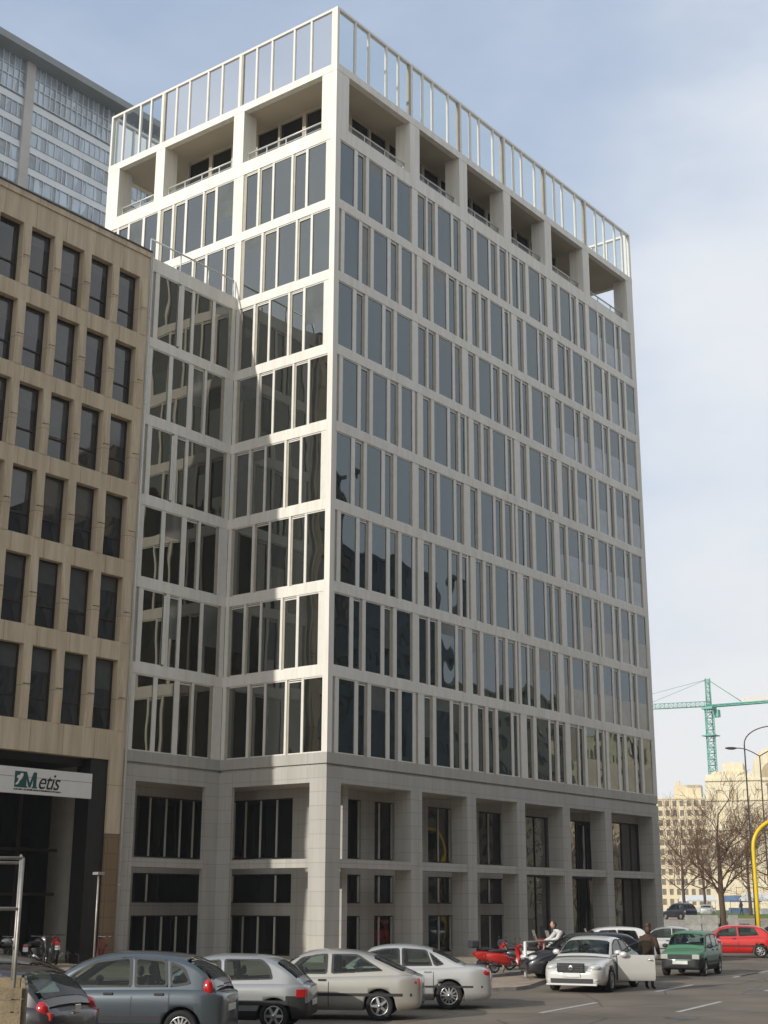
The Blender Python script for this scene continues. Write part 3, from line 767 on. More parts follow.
class Car:
    def __init__(c, label, pnt, S, loc, heading, group=None, nm='parked_car'):
        """S: spec; local +x is the front; loc = where the rear wheel nearest the camera touches"""
        c.S = S; c.p = pnt; L, W = S['L'], S['W']
        c.root = thing(nm, label, 'car', (0, 0, 0), heading, group or 'cars in the street')
        rx = S['rw']                     # rear axle x
        side = S.get('near', 1)
        off = Vector((rx if S.get('ref', 'r') == 'r' else S['fw'], side * W / 2, 0)); off.rotate(Matrix.Rotation(heading, 3, 'Z'))
        c.root.location = (loc[0] - off.x, loc[1] - off.y, S.get('z', 0))
        c.top = smoothpts(S['top'], 2); c.body(); c.cabin(); c.extras()
    def w(c, x):
        L, W = c.S['L'], c.S['W']; t = abs(x) / (L / 2)
        q = W / 2 * (1 - .025 * t * t)
        e = max(0, (abs(x) - (L / 2 - .45)) / .45); return q * (1 - .17 * e ** 2.2)
    def zb(c, x):
        S = c.S; b = S.get('zb', .20)
        e = max(0, (abs(x) - (S['L'] / 2 - .3)) / .3); b += .05 * e
        for xw in (S['rw'], S['fw']):
            R = S['r'] + .055; d = abs(x - xw)
            if d < R: b = max(b, S['r'] + math.sqrt(R * R - d * d))
        return b
    def prof(c, x):
        w = c.w(x); zt = interp(c.top, x); zb = c.zb(x); h = zt - zb; s0 = .2 if zb < .3 else zb
        H = zt - c.S.get('zb', .2)
        z0 = zt - H; lv = [(z0, .93), (z0 + .04, .975), (z0 + H * .25, .995), (z0 + H * .5, 1.0), (z0 + H * .66, .998), (z0 + H * .80, .985), (z0 + H * .93, .955)]
        if zt - zb < .05: zb = zt - .05
        def Y(z): return interp(lv, z) * w
        e = [min(max(z, zb), zt - .02) for z, _ in lv[1:]]
        zl = min(zb, zt - .03)
        return [(0, zl), (w * .84, zl), (Y(zl), zl)] + [(Y(z), z) for z in e[1:]] + [(w * .88, zt), (w * .5, zt + .02), (0, zt + .028)]
    def sideY(c, x, z):
        p = c.prof(x)[2:9]
        if z <= p[0][1]: return p[0][0]
        for (a, za), (b, zb_) in zip(p, p[1:]):
            if z <= zb_: return a + (b - a) * (z - za) / max(zb_ - za, 1e-6)
        # greenhouse
        return c.ghY(x, z)
    def body(c):
        S = c.S; L = S['L']; xs = []
        x = -L / 2
        while x < L / 2 - .001:
            xs.append(x); x += .05 if min(abs(x - S['rw']), abs(x - S['fw'])) > .45 else .03
        xs.append(L / 2)
        m = MB(); rows = []
        for i, x in enumerate(xs):
            h = c.prof(x); rows.append([(x, -y, z) for y, z in h[::-1]] + [(x, y, z) for y, z in h[1:]])
        nn = len(rows[0]); bl = M['blackplastic']; bump = S.get('bumper')
        def mm(i, j):
            k = min(j, nn - 2 - j)
            if k >= nn // 2 - 1: return bl
            if k <= 1 and False: return bl
            x = xs[i]
            if min(j, nn - 2 - j) >= 0 and abs(j - (nn - 2) / 2) < 2 and S['rwin'][0] + .12 < x < S['ws'][1] - .1: return M['cabin']
            if bump and abs(x) > L / 2 - .34 and k >= 5: return bl
            if S.get('sill') and k >= 7 and k < nn // 2 - 1: return bl
            return c.p
        m.grid(rows, mm)
        # rounded ends
        for sgn, row in ((-1, rows[0]), (1, rows[-1])):
            cz = sum(p[2] for p in row) / nn
            prev = row
            for t, o in ((.93, .035), (.75, .06), (.0, .07)):
                nr = [(p[0] + sgn * o, p[1] * t, cz + (p[2] - cz) * t) for p in row]
                zz = S.get('bsplit', .52)
                m.grid([prev, nr], lambda i, j: (bl if bump and (row[j][2] + row[j + 1][2]) / 2 < zz - .05 else c.p)); prev = nr
        c.ob = m.build('body', c.root)
    # greenhouse
    def ghw(c, x, z):
        zt = interp(c.top, x); w = c.w(x) * .905
        return w - (z - zt) * c.S.get('tumble', .36)
    def ghY(c, x, z): return c.ghw(x, z)
    def cabin(c):
        S = c.S; R = smoothpts(S['roof'], 2); c.R = R
        RR = []
        for (xa, za), (xb, zb2) in zip(R, R[1:]):
            n = max(1, int(math.hypot(xb - xa, zb2 - za) / .035))
            RR += [(xa + (xb - xa) * t / n, za + (zb2 - za) * t / n) for t in range(n)]
        RR.append(R[-1]); rows = []; NS = 12
        for (x, z) in RR:
            zt = interp(c.top, x) - .02; z = max(z, zt + .004); e = min(.07, (z - zt) * .5)
            half = [(c.ghw(x, zt + (z - e - zt) * t / NS), zt + (z - e - zt) * t / NS) for t in range(NS + 1)]
            half += [(c.ghw(x, z) - .03, z - e * .35), (c.ghw(x, z) - .1, z), (c.ghw(x, z) * .5, z + .022), (0, z + .03)]
            rows.append([(x, -y, zz) for y, zz in half] + [(x, y, zz) for y, zz in half[-2::-1]])
        def inside(px, pz, poly):
            r = False; k = len(poly)
            for a in range(k):
                (x1, z1), (x2, z2) = poly[a], poly[(a + 1) % k]
                if (z1 > pz) != (z2 > pz) and px < (x2 - x1) * (pz - z1) / (z2 - z1) + x1: r = not r
            return r
        m = MB(); nn = len(rows[0]); base = 0
        for row in rows: m.v += [tuple(p) for p in row]
        for i in range(len(rows) - 1):
            for j in range(nn - 1):
                a, b, d, e2 = rows[i][j], rows[i][j + 1], rows[i + 1][j + 1], rows[i + 1][j]
                cx = (a[0] + b[0] + d[0] + e2[0]) / 4; cz = (a[2] + b[2] + d[2] + e2[2]) / 4; k = min(j, nn - 2 - j)
                if k < NS and any(inside(cx, cz, q) for q in S['side']): continue
                if k >= NS + 1 and (S['ws'][0] + .03 < cx < S['ws'][1] - .02 or S['rwin'][0] + .02 < cx < S['rwin'][1] - .02): continue
                m.f.append((i * nn + j, i * nn + j + 1, (i + 1) * nn + j + 1, (i + 1) * nn + j)); m.m.append(m.mi(c.p)); m.sm.append(True)
        c.roofo = m.build('roof', c.root)
        # side glass
        for sgn in (1, -1):
            for poly in S['side']:
                m = MB(); pts = [(x, sgn * (c.ghw(x, z) + .008), z) for x, z in poly]
                k = len(poly); rp = []
                for i in range(k):
                    a, b, d = Vector(pts[i - 1]), Vector(pts[i]), Vector(pts[(i + 1) % k])
                    ra = min(.05, (a - b).length * .3); rb = min(.05, (d - b).length * .3)
                    rp += [b + (a - b).normalized() * ra, b + ((a - b).normalized() * ra + (d - b).normalized() * rb) * .28, b + (d - b).normalized() * rb]
                cen = sum(rp, Vector()) / len(rp); ins = [q + (cen - q).normalized() * .03 for q in rp]; out = [q - (cen - q).normalized() * .022 for q in rp]
                m.face([q - Vector((0, sgn * .004, 0)) for q in ins], 'carglass'); g = m; kk = len(rp)
                m2 = MB()
                for i in range(kk): m2.face([ins[i], ins[(i + 1) % kk], out[(i + 1) % kk], out[i]], 'blackplastic')
                so = m2.build('side_window', c.root); m.build('pane', so)
        # cabin: seats, wheel, dashboard
        zs = interp(c.top, 0) - .12; hz_ = max(q[1] for q in R) - .20; fx = S['ws'][0] - .62; bx = max(S['rwin'][1] - .02, fx - 1.0)
        for y in (.33, -.33):
            m = MB(); m.hexa([(fx - .1, y - .22, zs - .3), (fx + .06, y - .22, zs - .3), (fx + .06, y + .22, zs - .3), (fx - .1, y + .22, zs - .3), (fx - .24, y - .2, hz_ - .2), (fx - .12, y - .2, hz_ - .2), (fx - .12, y + .2, hz_ - .2), (fx - .24, y + .2, hz_ - .2)], 'cabinseat')
            m.ell((fx - .2, y, hz_ - .10), (.05, .13, .09), 'cabinseat'); m.build('front_seat', c.root)
        m = MB(); m.hexa([(bx - .05, -.5, zs - .3), (bx + .15, -.5, zs - .3), (bx + .15, .5, zs - .3), (bx - .05, .5, zs - .3), (bx - .1, -.48, hz_ - .33), (bx + .0, -.48, hz_ - .33), (bx + .0, .48, hz_ - .33), (bx - .1, .48, hz_ - .33)], 'cabinseat')
        for y in (.3, -.3): m.ell((bx - .04, y, hz_ - .27), (.045, .12, .07), 'cabinseat')
        m.build('rear_seat', c.root)
        m = MB(); m.tube([(S['ws'][0] - .12 + .04 * math.sin(t), .36 + .17 * math.cos(t), zs + .12 + .15 * math.sin(t)) for t in [2 * PI * i / 14 for i in range(15)]], .016, 'blackplastic', 5, False); m.build('steering_wheel', c.root)
        if S['ws'][1] > S['ws'][0] + .3:
            m = MB(); x1 = S['ws'][1] - .18; m.box(x1 - .35, x1, -.58, .58, zs - .1, zs + .11, 'cabin'); m.build('dashboard', c.root)
        for nmn, (s0, s1), fr in (('windscreen', S['ws'], .86), ('rear_window', S['rwin'], .82)):
            m = MB(); g = []
            for i in range(9):
                x = s0 + (s1 - s0) * i / 8; z = interp(R, x); z2 = interp(R, x + .01); n = Vector((-(z2 - z) / .01, 0, 1)).normalized()
                row = []
                for j in range(-4, 5):
                    f = j / 4; wv = (c.ghw(x, z) - .085) * fr / .86
                    zz = z + .03 * (1 - abs(f) ** 1.5) - .004
                    p = Vector((x, f * wv, zz)) + n * .012; row.append(p)
                g.append(row)
            m.grid(g, 'carglass'); m.build(nmn, c.root)
    def strip(c, x0, x1, z0, z1, matn, off=.006, n=8, name='trim', sides=(1, -1), parent=None, prt=True):
        for s in sides:
            m = MB(); rows = []
            for i in range(n + 1):
                x = x0 + (x1 - x0) * i / n
                rows.append([(x, s * (c.sideY(x, z) + (off if 0 < q < 3 else -.004)), z) for q, z in enumerate((z0, z0, z1, z1))])
            m.grid(rows, matn, False); m.build(name, c.root)
    def seam(c, x, z0, z1, sides=(1, -1), slant=0):
        m = MB()
        for s in sides:
            rows = []
            for i in range(7):
                z = z0 + (z1 - z0) * i / 6; xx = x + slant * i / 6
                y = s * (c.sideY(xx, z) + .003); rows.append([(xx - .008, y, z), (xx + .008, y, z)])
            m.grid(rows, 'blackplastic', False)
        return m
    def extras(c):
        S = c.S; L, W = S['L'], S['W']
        for x in (S['rw'], S['fw']):
            for s in (1, -1): wheel(c.root, x, s * (W / 2 - .10), S['r'], .19, S.get('spokes', 7))
        # wheel well lining
        for x in S['doors']:
            zt = interp(c.top, x) - .03
            m = c.seam(x, max(.27, c.zb(x) + .02), zt); m.build('door_seam', c.root)
        for x in S['handles']:
            for s in (1, -1):
                m = MB(); z = S.get('hz', .86); y = s * c.sideY(x, z)
                m.hexa([(x - .09, y - s * .01, z - .018), (x + .09, y - s * .01, z - .018), (x + .08, y + s * .03, z - .014), (x - .08, y + s * .03, z - .014),
                        (x - .09, y - s * .01, z + .018), (x + .09, y - s * .01, z + .018), (x + .08, y + s * .03, z + .014), (x - .08, y + s * .03, z + .014)], S.get('hmat', 'blackplastic'))
                m.build('door_handle', c.root)
        if 'strip' in S: c.strip(*S['strip'], n=16)
        for a in S.get('patches', []): c.strip(*a[:5], off=.012, name=a[5], n=4)
        for (nmn, cen, rad, mt) in S.get('blobs', []):
            for s in (1, -1):
                m = MB(); m.ell((cen[0], s * cen[1], cen[2]), rad, mt, 14, 8); m.build(nmn, c.root)
        for (nmn, b, mt) in S.get('boxes', []):
            if nmn in ('tail_light', 'reversing_light'):
                wy = c.w(-L / 2) * .955; sg = 1 if b[2] > 0 else -1; wi = min(abs(b[2]), abs(b[3])); wi = min(wi, wy - .12)
                ya, yb = sorted((sg * wi, sg * wy)); b = (-L / 2 - .034, -L / 2 + .05, ya, yb, b[4], min(b[5], c.top[0][1] + .01))
                if b[5] <= b[4]: continue
            m = MB(); m.box(*b, mt); m.build(nmn, c.root, bevel=.01)
        # mirrors
        mx = S['mirror']
        for s in (1, -1):
            m = MB(); y = s * (c.w(mx[0]) * .93 + .09)
            m.ell((mx[0], y, mx[1]), (.07, .11, .075), S.get('mmat', c.p), 12, 8); m.build('mirror', c.root)
        # interior shapes seen against the rear glass are not modelled; wipers are
        m = MB(); x0, x1 = S['ws']; 
        for yy in (-.1, .45):
            pts = []
            for t in (0.02, .5):
                x = S['ws'][1] + (S['ws'][0] - S['ws'][1]) * t; pts.append((x, yy - t * .9, interp(c.R, x) + .045))
            m.tube(pts, .009, 'blackplastic', 5)
        m.build('wiper', c.root)

def hatch(L=3.85, W=1.67, H=1.5, r=.30, **k):
    h = L / 2
    S = dict(L=L, W=W, r=r, rw=-h + .62, fw=h - .78,
             top=[(-h, .93), (-h + .1, .96), (-h + .5, .95), (0, .93), (h - 1.15, .93), (h - .6, .83), (h - .15, .68), (h, .58)],
             roof=[(-h + .05, .93), (-h + .16, 1.12), (-h + .42, H - .16), (-h + .62, H - .04), (-h + 1.3, H), (-h + 2.1, H - .03), (h - 1.45, H - .12), (h - .95, .95), (h - .85, .92)],
             side=[], ws=(h - 1.42, h - .98), rwin=(-h + .13, -h + .45), doors=[-h + .95, -.02 + .05, h - .98], handles=[-h + 1.15, .22], hz=.84,
             mirror=(h - 1.25, .99))
    S.update(k); return S
# ---- the parked row, angled to the kerb
HD = math.radians(90 + 30)
def hdg(deg): return math.radians(90 - deg)
G4 = 'cars parked at an angle along the kerb'
S = hatch(3.85, 1.67, 1.51, .30, rw=-1.30, fw=1.14, spokes=14, hz=.85,
    top=[(-1.92, .86), (-1.75, .93), (-1.3, .95), (-.3, .93), (.7, .92), (1.15, .86), (1.6, .74), (1.85, .62), (1.92, .5)],
    roof=[(-1.86, .92), (-1.80, 1.05), (-1.66, 1.2), (-1.4, 1.38), (-1.05, 1.47), (-.45, 1.51), (.1, 1.50), (.55, 1.38), (1.0, 1.12), (1.32, .9), (1.4, .84)],
    side=[[(-.38, .97), (.45, .96), (.98, .95), (.62, 1.20), (.30, 1.37), (-.32, 1.43)], [(-1.02, .98), (-.46, .97), (-.40, 1.43), (-.95, 1.39)], [(-1.42, 1.03), (-1.10, .98), (-1.03, 1.37), (-1.28, 1.27)]],
    ws=(.40, 1.24), rwin=(-1.77, -1.28), doors=[-1.08, -.42, .78], handles=[-.9, .0],
    strip=(-.95, .75, .42, .50, 'blackplastic'), 
    boxes=[('number_plate', (-2.0, -1.985, -.26, .26, .56, .67), 'plate'), ('rear_wiper', (-1.93, -1.9, -.2, .3, 1.0, 1.02), 'blackplastic')],
    sill=1, mirror=(.72, 1.0), mmat='blackplastic', blobs=[('headlight', (1.72, .60, .68), (.20, .14, .12), 'lampclear'), ('tail_light', (-1.72, .655, .92), (.10, .085, .185), 'lampred')])
Car('grey blue rounded five door hatchback, second car from the left in the kerb row', paint('bluegrey', (.085, .105, .12), .4), S, (-25.87, -18.52), hdg(-30), G4)
S = hatch(3.72, 1.6, 1.37, .28, rw=-1.28, fw=1.10, spokes=6, hz=.80,
    top=[(-1.86, .82), (-1.75, .87), (-1.2, .88), (0, .86), (.75, .85), (1.3, .76), (1.7, .66), (1.86, .54)],
    roof=[(-1.80, .86), (-1.72, .95), (-1.5, 1.12), (-1.22, 1.29), (-.95, 1.35), (-.3, 1.37), (.1, 1.35), (.4, 1.27), (.85, .97), (1.0, .83)],
    side=[[(-.20, .92), (.72, .91), (.33, 1.22), (-.16, 1.29)], [(-1.22, .95), (-.30, .92), (-.26, 1.30), (-.98, 1.29), (-1.14, 1.16)]],
    ws=(.38, .86), rwin=(-1.70, -1.28), doors=[-.26, .84], handles=[-.12], hmat='chrome',
    strip=(-1.75, 1.6, .47, .56, 'blackplastic'), patches=[(-1.86, -1.70, .62, .76, 'lampred', 'tail_light')],
    boxes=[('tail_light', (-1.93, -1.85, .52, .70, .60, .78), 'lampred'), ('tail_light', (-1.93, -1.85, -.70, -.52, .60, .78), 'lampred'), ('number_plate', (-1.95, -1.935, -.26, .26, .45, .56), 'plate')],
    sill=1, bumper=1, mirror=(.62, .93), mmat='blackplastic', blobs=[('headlight', (1.68, .58, .62), (.16, .14, .08), 'lampclear')])
Car('small silver grey three door hatchback with dark side strip, right of the grey blue hatchback', paint('silvergrey', (.33, .34, .34), .35), S, (-22.61, -17.71), hdg(-31), G4)
S = hatch(4.05, 1.68, 1.39, .29, rw=-1.22, fw=1.28, spokes=5, hz=.80,
    top=[(-2.02, .86), (-1.85, .92), (-1.3, .91), (0, .87), (.85, .86), (1.4, .78), (1.85, .67), (2.02, .54)],
    roof=[(-1.90, .91), (-1.80, .95), (-1.35, 1.14), (-1.0, 1.29), (-.65, 1.36), (-.1, 1.39), (.25, 1.37), (.55, 1.28), (.98, .98), (1.12, .84)],
    side=[[(-.08, .93), (.84, .92), (.45, 1.24), (.0, 1.31), (-.08, 1.31)], [(-1.28, .99), (-.20, .93), (-.20, 1.31), (-.72, 1.30)]],
    ws=(.50, 1.0), rwin=(-1.72, -1.06), doors=[-.14, .92], handles=[-.0],
    strip=(-1.9, 1.85, .48, .54, 'blackplastic'),
    boxes=[('tail_light', (-2.09, -2.01, .48, .72, .62, .84), 'lampred'), ('tail_light', (-2.09, -2.01, -.72, -.48, .62, .84), 'lampred'), ('number_plate', (-2.11, -2.095, -.26, .26, .5, .61), 'plate')],
    mirror=(.72, .95), mmat='blackplastic', blobs=[('headlight', (1.82, .60, .62), (.18, .15, .09), 'lampclear'), ('tail_light', (-1.93, .60, .74), (.10, .12, .10), 'lampred')])
Car('beige silver three door fastback car with five spoke wheels, third from right in the kerb row', paint('champagne', (.42, .40, .355), .35), S, (-19.3, -17.7), hdg(-32), G4)
bpy.data.objects['parked_car.002']['label'] = 'beige silver three door fastback car with five spoke wheels, between two other silver cars'
S = hatch(4.47, 1.74, 1.41, .31, rw=-1.32, fw=1.40, spokes=12, hz=.83,
    top=[(-2.23, .84), (-2.1, .93), (-1.7, .96), (-1.2, .93), (0, .90), (.95, .89), (1.5, .82), (2.0, .70), (2.23, .55)],
    roof=[(-1.72, .94), (-1.5, 1.04), (-1.15, 1.22), (-.75, 1.36), (-.2, 1.41), (.25, 1.39), (.6, 1.30), (1.1, .98), (1.28, .87)],
    side=[[(-.16, .96), (.98, .94), (.55, 1.25), (.2, 1.32), (-.14, 1.34)], [(-.92, .97), (-.24, .96), (-.22, 1.34), (-.78, 1.30)], [(-1.20, 1.00), (-.99, .97), (-.86, 1.26)]],
    ws=(.56, 1.16), rwin=(-1.56, -.92), doors=[-.96, -.2, 1.02], handles=[-.82, -.02], hmat=None,
    strip=(-2.1, 2.0, .48, .525, 'blackplastic'),
    boxes=[('tail_light', (-2.30, -2.215, .52, .74, .70, .89), 'lampred'), ('tail_light', (-2.30, -2.215, -.74, -.52, .70, .89), 'lampred'), ('number_plate', (-2.32, -2.305, -.26, .26, .62, .73), 'plate')],
    mirror=(.88, .97), blobs=[('headlight', (2.02, .62, .66), (.18, .15, .09), 'lampclear'), ('tail_light', (-2.12, .64, .80), (.15, .12, .085), 'lampred')])
S['hmat'] = paint('silver', (.50, .50, .485), .35)
Car('light silver four door saloon with multi spoke wheels, rightmost of the angled kerb row', paint('silver', (.50, .50, .485), .35), S, (-15.8, -17.03), hdg(-33), G4)
# dark hatchback at the far left, its tail to the camera
S206 = hatch(3.82, 1.65, 1.43, .29, rw=-1.25, fw=1.19, spokes=7,
    top=[(-1.9, .80), (-1.78, .90), (-1.2, .93), (0, .90), (.8, .88), (1.3, .80), (1.7, .68), (1.9, .55)],
    roof=[(-1.84, .88), (-1.76, .97), (-1.5, 1.22), (-1.25, 1.36), (-.9, 1.41), (-.2, 1.43), (.3, 1.40), (.6, 1.30), (1.08, .98), (1.2, .86)],
    side=[[(-.22, .95), (.85, .93), (.5, 1.24), (-.18, 1.35)], [(-1.2, 1.0), (-.32, .95), (-.28, 1.35), (-1.0, 1.33)]],
    ws=(.58, 1.1), rwin=(-1.74, -1.30), doors=[-.28, .9], handles=[-.1],
    strip=(-1.7, 1.6, .48, .55, 'blackplastic'),
    boxes=[('tail_light', (-1.97, -1.86, .52, .73, .70, .98), 'lampred'), ('tail_light', (-1.97, -1.86, -.73, -.52, .70, .98), 'lampred'), ('reversing_light', (-1.95, -1.85, .54, .70, .985, 1.06), 'lampclear'),
           ('badge', (-1.985, -1.97, -.07, .07, .78, .90), 'chrome'), ('badge', (-1.985, -1.97, .38, .55, .62, .645), 'chrome'), ('number_plate', (-1.985, -1.97, -.26, .26, .5, .6), 'plate')],
    bumper=1, mirror=(.7, .97), blobs=[('headlight', (1.72, .58, .66), (.18, .15, .11), 'lampclear'), ('tail_light', (-1.76, .61, .84), (.12, .10, .13), 'lampred')])
h206 = hdg(-16); base = gnd(80, 22.2)
rv = Vector((S206['rw'] + 1.9, S206['W'] / 2, 0)); rv.rotate(Matrix.Rotation(h206, 3, 'Z'))
Car('dark hatchback with maroon pillars and red tail lamp at far left behind the truck bed', paint('maroonblack', (.032, .024, .028), .1), S206, (base.x + rv.x, base.y + rv.y), h206, G4)
# greyish saloon half hidden at the left edge
Sx = dict(S); Sx['hmat'] = 'blackplastic'
Car('brown grey saloon mostly hidden behind the truck rack at the left edge', paint('browngrey', (.16, .14, .12), .4), Sx, tuple(gnd(52, 26.5)[:2]), hdg(-40), G4)
# ---- Mercedes-like saloon facing the camera
S = dict(L=4.58, W=1.77, r=.32, rw=-1.42, fw=1.34, ref='f', near=1,
    top=[(-2.29, .80), (-2.15, .96), (-1.7, 1.0), (-1.2, .97), (0, .93), (.8, .93), (1.3, .88), (1.85, .80), (2.15, .70), (2.29, .58)],
    roof=[(-1.80, .98), (-1.55, 1.08), (-1.1, 1.29), (-.7, 1.41), (-.15, 1.45), (.25, 1.43), (.55, 1.33), (1.0, 1.04), (1.2, .92)],
    side=[[(-.22, 1.0), (.85, .99), (.5, 1.25), (.15, 1.36), (-.2, 1.38)], [(-1.02, 1.02), (-.30, 1.0), (-.28, 1.38), (-.8, 1.33)], [(-1.32, 1.07), (-1.09, 1.03), (-.92, 1.27)]],
    ws=(.50, 1.1), rwin=(-1.6, -.9), doors=[-1.0, -.26], handles=[-.86], hz=.86, hmat=paint('silver2', (.66, .65, .62), .2), spokes=9,
    boxes=[('grille', (2.27, 2.375, -.36, .36, .56, .76), 'blackplastic'), ('number_plate', (2.37, 2.385, -.26, .26, .42, .53), 'plate'),
           ('air_intake', (2.28, 2.365, -.60, .60, .27, .38), 'blackplastic'), ('bumper_lip', (2.25, 2.385, -.72, .72, .20, .25), 'silver2')],
    blobs=[('headlight', (2.12, .60, .66), (.20, .19, .105), 'lampclear'), ('fog_light', (2.27, .66, .34), (.07, .08, .045), 'lampclear')],
    mirror=(.75, 1.03))
mc = Car('silver saloon facing us on the road with its front door wide open', M['silver2'], S, (-7.33, -16.68), math.radians(180 + 13.5), 'cars standing on the road')
# grille bars and frame
m = MB()
for z in (.60, .65, .70): m.box(2.374, 2.386, -.34, .34, z, z + .014, 'chrome')
for (a, b, cc, d) in ((-.38, .38, .765, .785), (-.38, .38, .535, .555)): m.box(2.30, 2.39, a, b, cc, d, 'chrome')
m.box(2.30, 2.39, -.395, -.375, .535, .785, 'chrome'); m.box(2.30, 2.39, .375, .395, .535, .785, 'chrome'); m.ell((2.395, 0, .66), (.012, .07, .07), 'chrome'); m.build('grille_chrome', mc.root)
# open front door, hinged at its leading edge; flat black sheet on the body stands in for the dark opening
m = MB(); pts = [(-.20, .30), (.84, .30), (.86, .95), (.50, 1.24), (.15, 1.355), (-.20, 1.375)]
m.face([(x, mc.sideY(x, z) + .008, z) for x, z in [(-.22, .32), (.80, .32), (.84, .94), (-.22, .95)]], 'blackplastic'); m.build('door_opening_sheet', mc.root)
dr = MB(); hx, hy = .84, mc.w(.84)
ang = math.radians(62)
def D(t, n, z):          # t along the door from hinge to its rear edge, n thickness outward
    ca, sa = math.cos(ang), math.sin(ang)
    return (hx - t * ca + n * sa, hy + .02 + t * sa + n * ca, z)
rows = []
for z, n in ((.27, .0), (.32, .05), (.5, .07), (.7, .075), (.86, .06), (.97, .03)):
    rows.append([D(t, n + .0, z) for t in (0, .04, .3, .6, .9, 1.04, 1.08)])
dr.grid(rows, M['silver2'])
rows = [[D(t, -.06, z) for t in (0, .04, .3, .6, .9, 1.04, 1.08)] for z in (.27, .32, .5, .7, .86, .97)]
dr.grid(rows, 'blackplastic')
for (a, b) in (((1.08, .27), (1.08, .97)),): dr.face([D(1.08, -.06, .27), D(1.08, .0, .27), D(1.08, .03, .97), D(1.08, -.06, .97)], M['silver2'])
dr.face([D(0, -.06, .97), D(1.08, -.06, .97), D(1.08, .03, .97), D(0, .03, .97)], 'blackplastic')
dr.tube([D(.02, -.02, .97), D(.42, -.06, 1.24), D(.8, -.09, 1.35), D(1.06, -.09, 1.36), D(1.08, -.02, .97)], .022, 'blackplastic', 6)
do = dr.build('open_door', mc.root)
g = MB(); g.face([D(.05, -.02, .98), D(1.05, -.02, .98), D(1.03, -.09, 1.34), D(.8, -.09, 1.33), D(.44, -.06, 1.22)], 'carglass'); g.build('door_glass', do)
g = MB(); q = D(.16, .10, .99); g.ell(q, (.06, .12, .08), M['silver2']); g.build('door_mirror', do)
g = MB(); q = D(.92, .08, .84); g.ell(q, (.03, .09, .018), 'chrome'); g.build('door_handle', do)
# ---- small boxy green car
S = dict(L=3.4, W=1.49, r=.27, rw=-1.02, fw=1.14, ref='f', near=1, tumble=.2, bumper=1, bsplit=.62, sill=1,
    top=[(-1.7, .86), (-1.6, .89), (0, .90), (.7, .90), (1.1, .86), (1.55, .80), (1.66, .74), (1.7, .62)],
    roof=[(-1.62, .88), (-1.58, .98), (-1.42, 1.3), (-1.3, 1.42), (-.8, 1.445), (0, 1.45), (.32, 1.42), (.5, 1.32), (.88, .95), (.95, .88)],
    side=[[(-.18, .94), (.72, .93), (.40, 1.31), (-.16, 1.35)], [(-.92, .95), (-.28, .94), (-.26, 1.35), (-.90, 1.34)], [(-1.40, .97), (-1.02, .95), (-1.0, 1.33), (-1.28, 1.31)]],
    ws=(.44, .84), rwin=(-1.57, -1.38), doors=[-.97, -.22, .8], handles=[-.85, -.1], hz=.84, spokes=4,
    strip=(-1.4, 1.4, .42, .50, 'blackplastic'),
    boxes=[('grille', (1.69, 1.775, -.40, .62, .56, .72), 'blackplastic'), ('number_plate', (1.78, 1.795, -.26, .26, .40, .51), 'plate'), ('headlight', (1.70, 1.785, .42, .66, .57, .72), 'lampclear'), ('headlight', (1.70, 1.785, -.66, -.42, .57, .72), 'lampclear')],
    mirror=(.62, .97), mmat='blackplastic')
pg = Car('small boxy green car with black bumper behind the open door saloon', paint('green', (.075, .20, .11), .0, .5), S, (2.5, -14.95), math.radians(180 + 12), 'cars standing on the road')
# ---- cars further along
Sred = dict(S206); Sred['bumper'] = None; Sred['boxes'] = [b for b in S206['boxes'] if b[0] != 'badge']
G5 = 'cars parked further along the street'
Car('bright red hatchback parked at the right edge of the street', paint('brightred', (.60, .02, .015), .1), Sred, (19.9, -9.57), hdg(-22), G5)
Ssil = dict(Sx)
Car('silver saloon with red tail lamp parked between the green car and the red hatchback', paint('silver', (.50, .50, .485), .35), Ssil, (14.6, -9.0), hdg(-24), G5)
Car('white car roof showing behind the small green car', paint('carwhite', (.70, .70, .68), .0), dict(hatch(3.9, 1.66, 1.47, .29, side=[[(-.38, .97), (.45, .96), (.62, 1.0), (.30, 1.33), (-.32, 1.36)], [(-1.22, .98), (-.46, .97), (-.40, 1.36), (-1.1, 1.33)]])), (8.6, -9.4), hdg(-40), G5)
S = dict(Sx)
dk = Car('black car with round headlight parked nose out beside the railing', paint('carblack', (.015, .015, .02), .2), dict(hatch(3.9, 1.66, 1.42, .29, near=1, ref='f', blobs=[('headlight', (1.78, .55, .66), (.16, .16, .1), 'lampclear')], side=[[(-.38, .97), (.45, .96), (.62, 1.0), (.30, 1.3), (-.32, 1.33)], [(-1.22, .98), (-.46, .97), (-.40, 1.33), (-1.1, 1.3)]])), tuple(gnd(553, 45.5)[:2]), hdg(-46), G5)
dk.root.location.z = .06
# far cars on the plaza
for (px, d, c, lab, z, hd) in ((680, 146, 'carblack', 'black people carrier far off beside the bare tree', .9, 60), (699, 190, 'silver', 'tiny silver car far off left of the tree trunk', .9, 20), (763, 75, 'bluegrey', 'grey blue car roof beyond the red hatchback', .0, -20)):
    hs = hatch(4.1, 1.75, 1.62 if px == 680 else 1.45, .3, z=z, side=[[(-.38, .97), (.45, .96), (.72, 1.0), (.40, 1.40), (-.32, 1.45)], [(-1.32, .98), (-.46, .97), (-.40, 1.45), (-1.2, 1.4)]])
    if px != 680:
        hs['side'] = [[(-.38, .97), (.45, .96), (.62, 1.0), (.30, 1.32), (-.32, 1.35)], [(-1.22, .98), (-.46, .97), (-.40, 1.35), (-1.1, 1.3)]]
    p = gnd(px, d); Car(lab, M[c], hs, (p.x, p.y), math.radians(hd), 'cars far off')

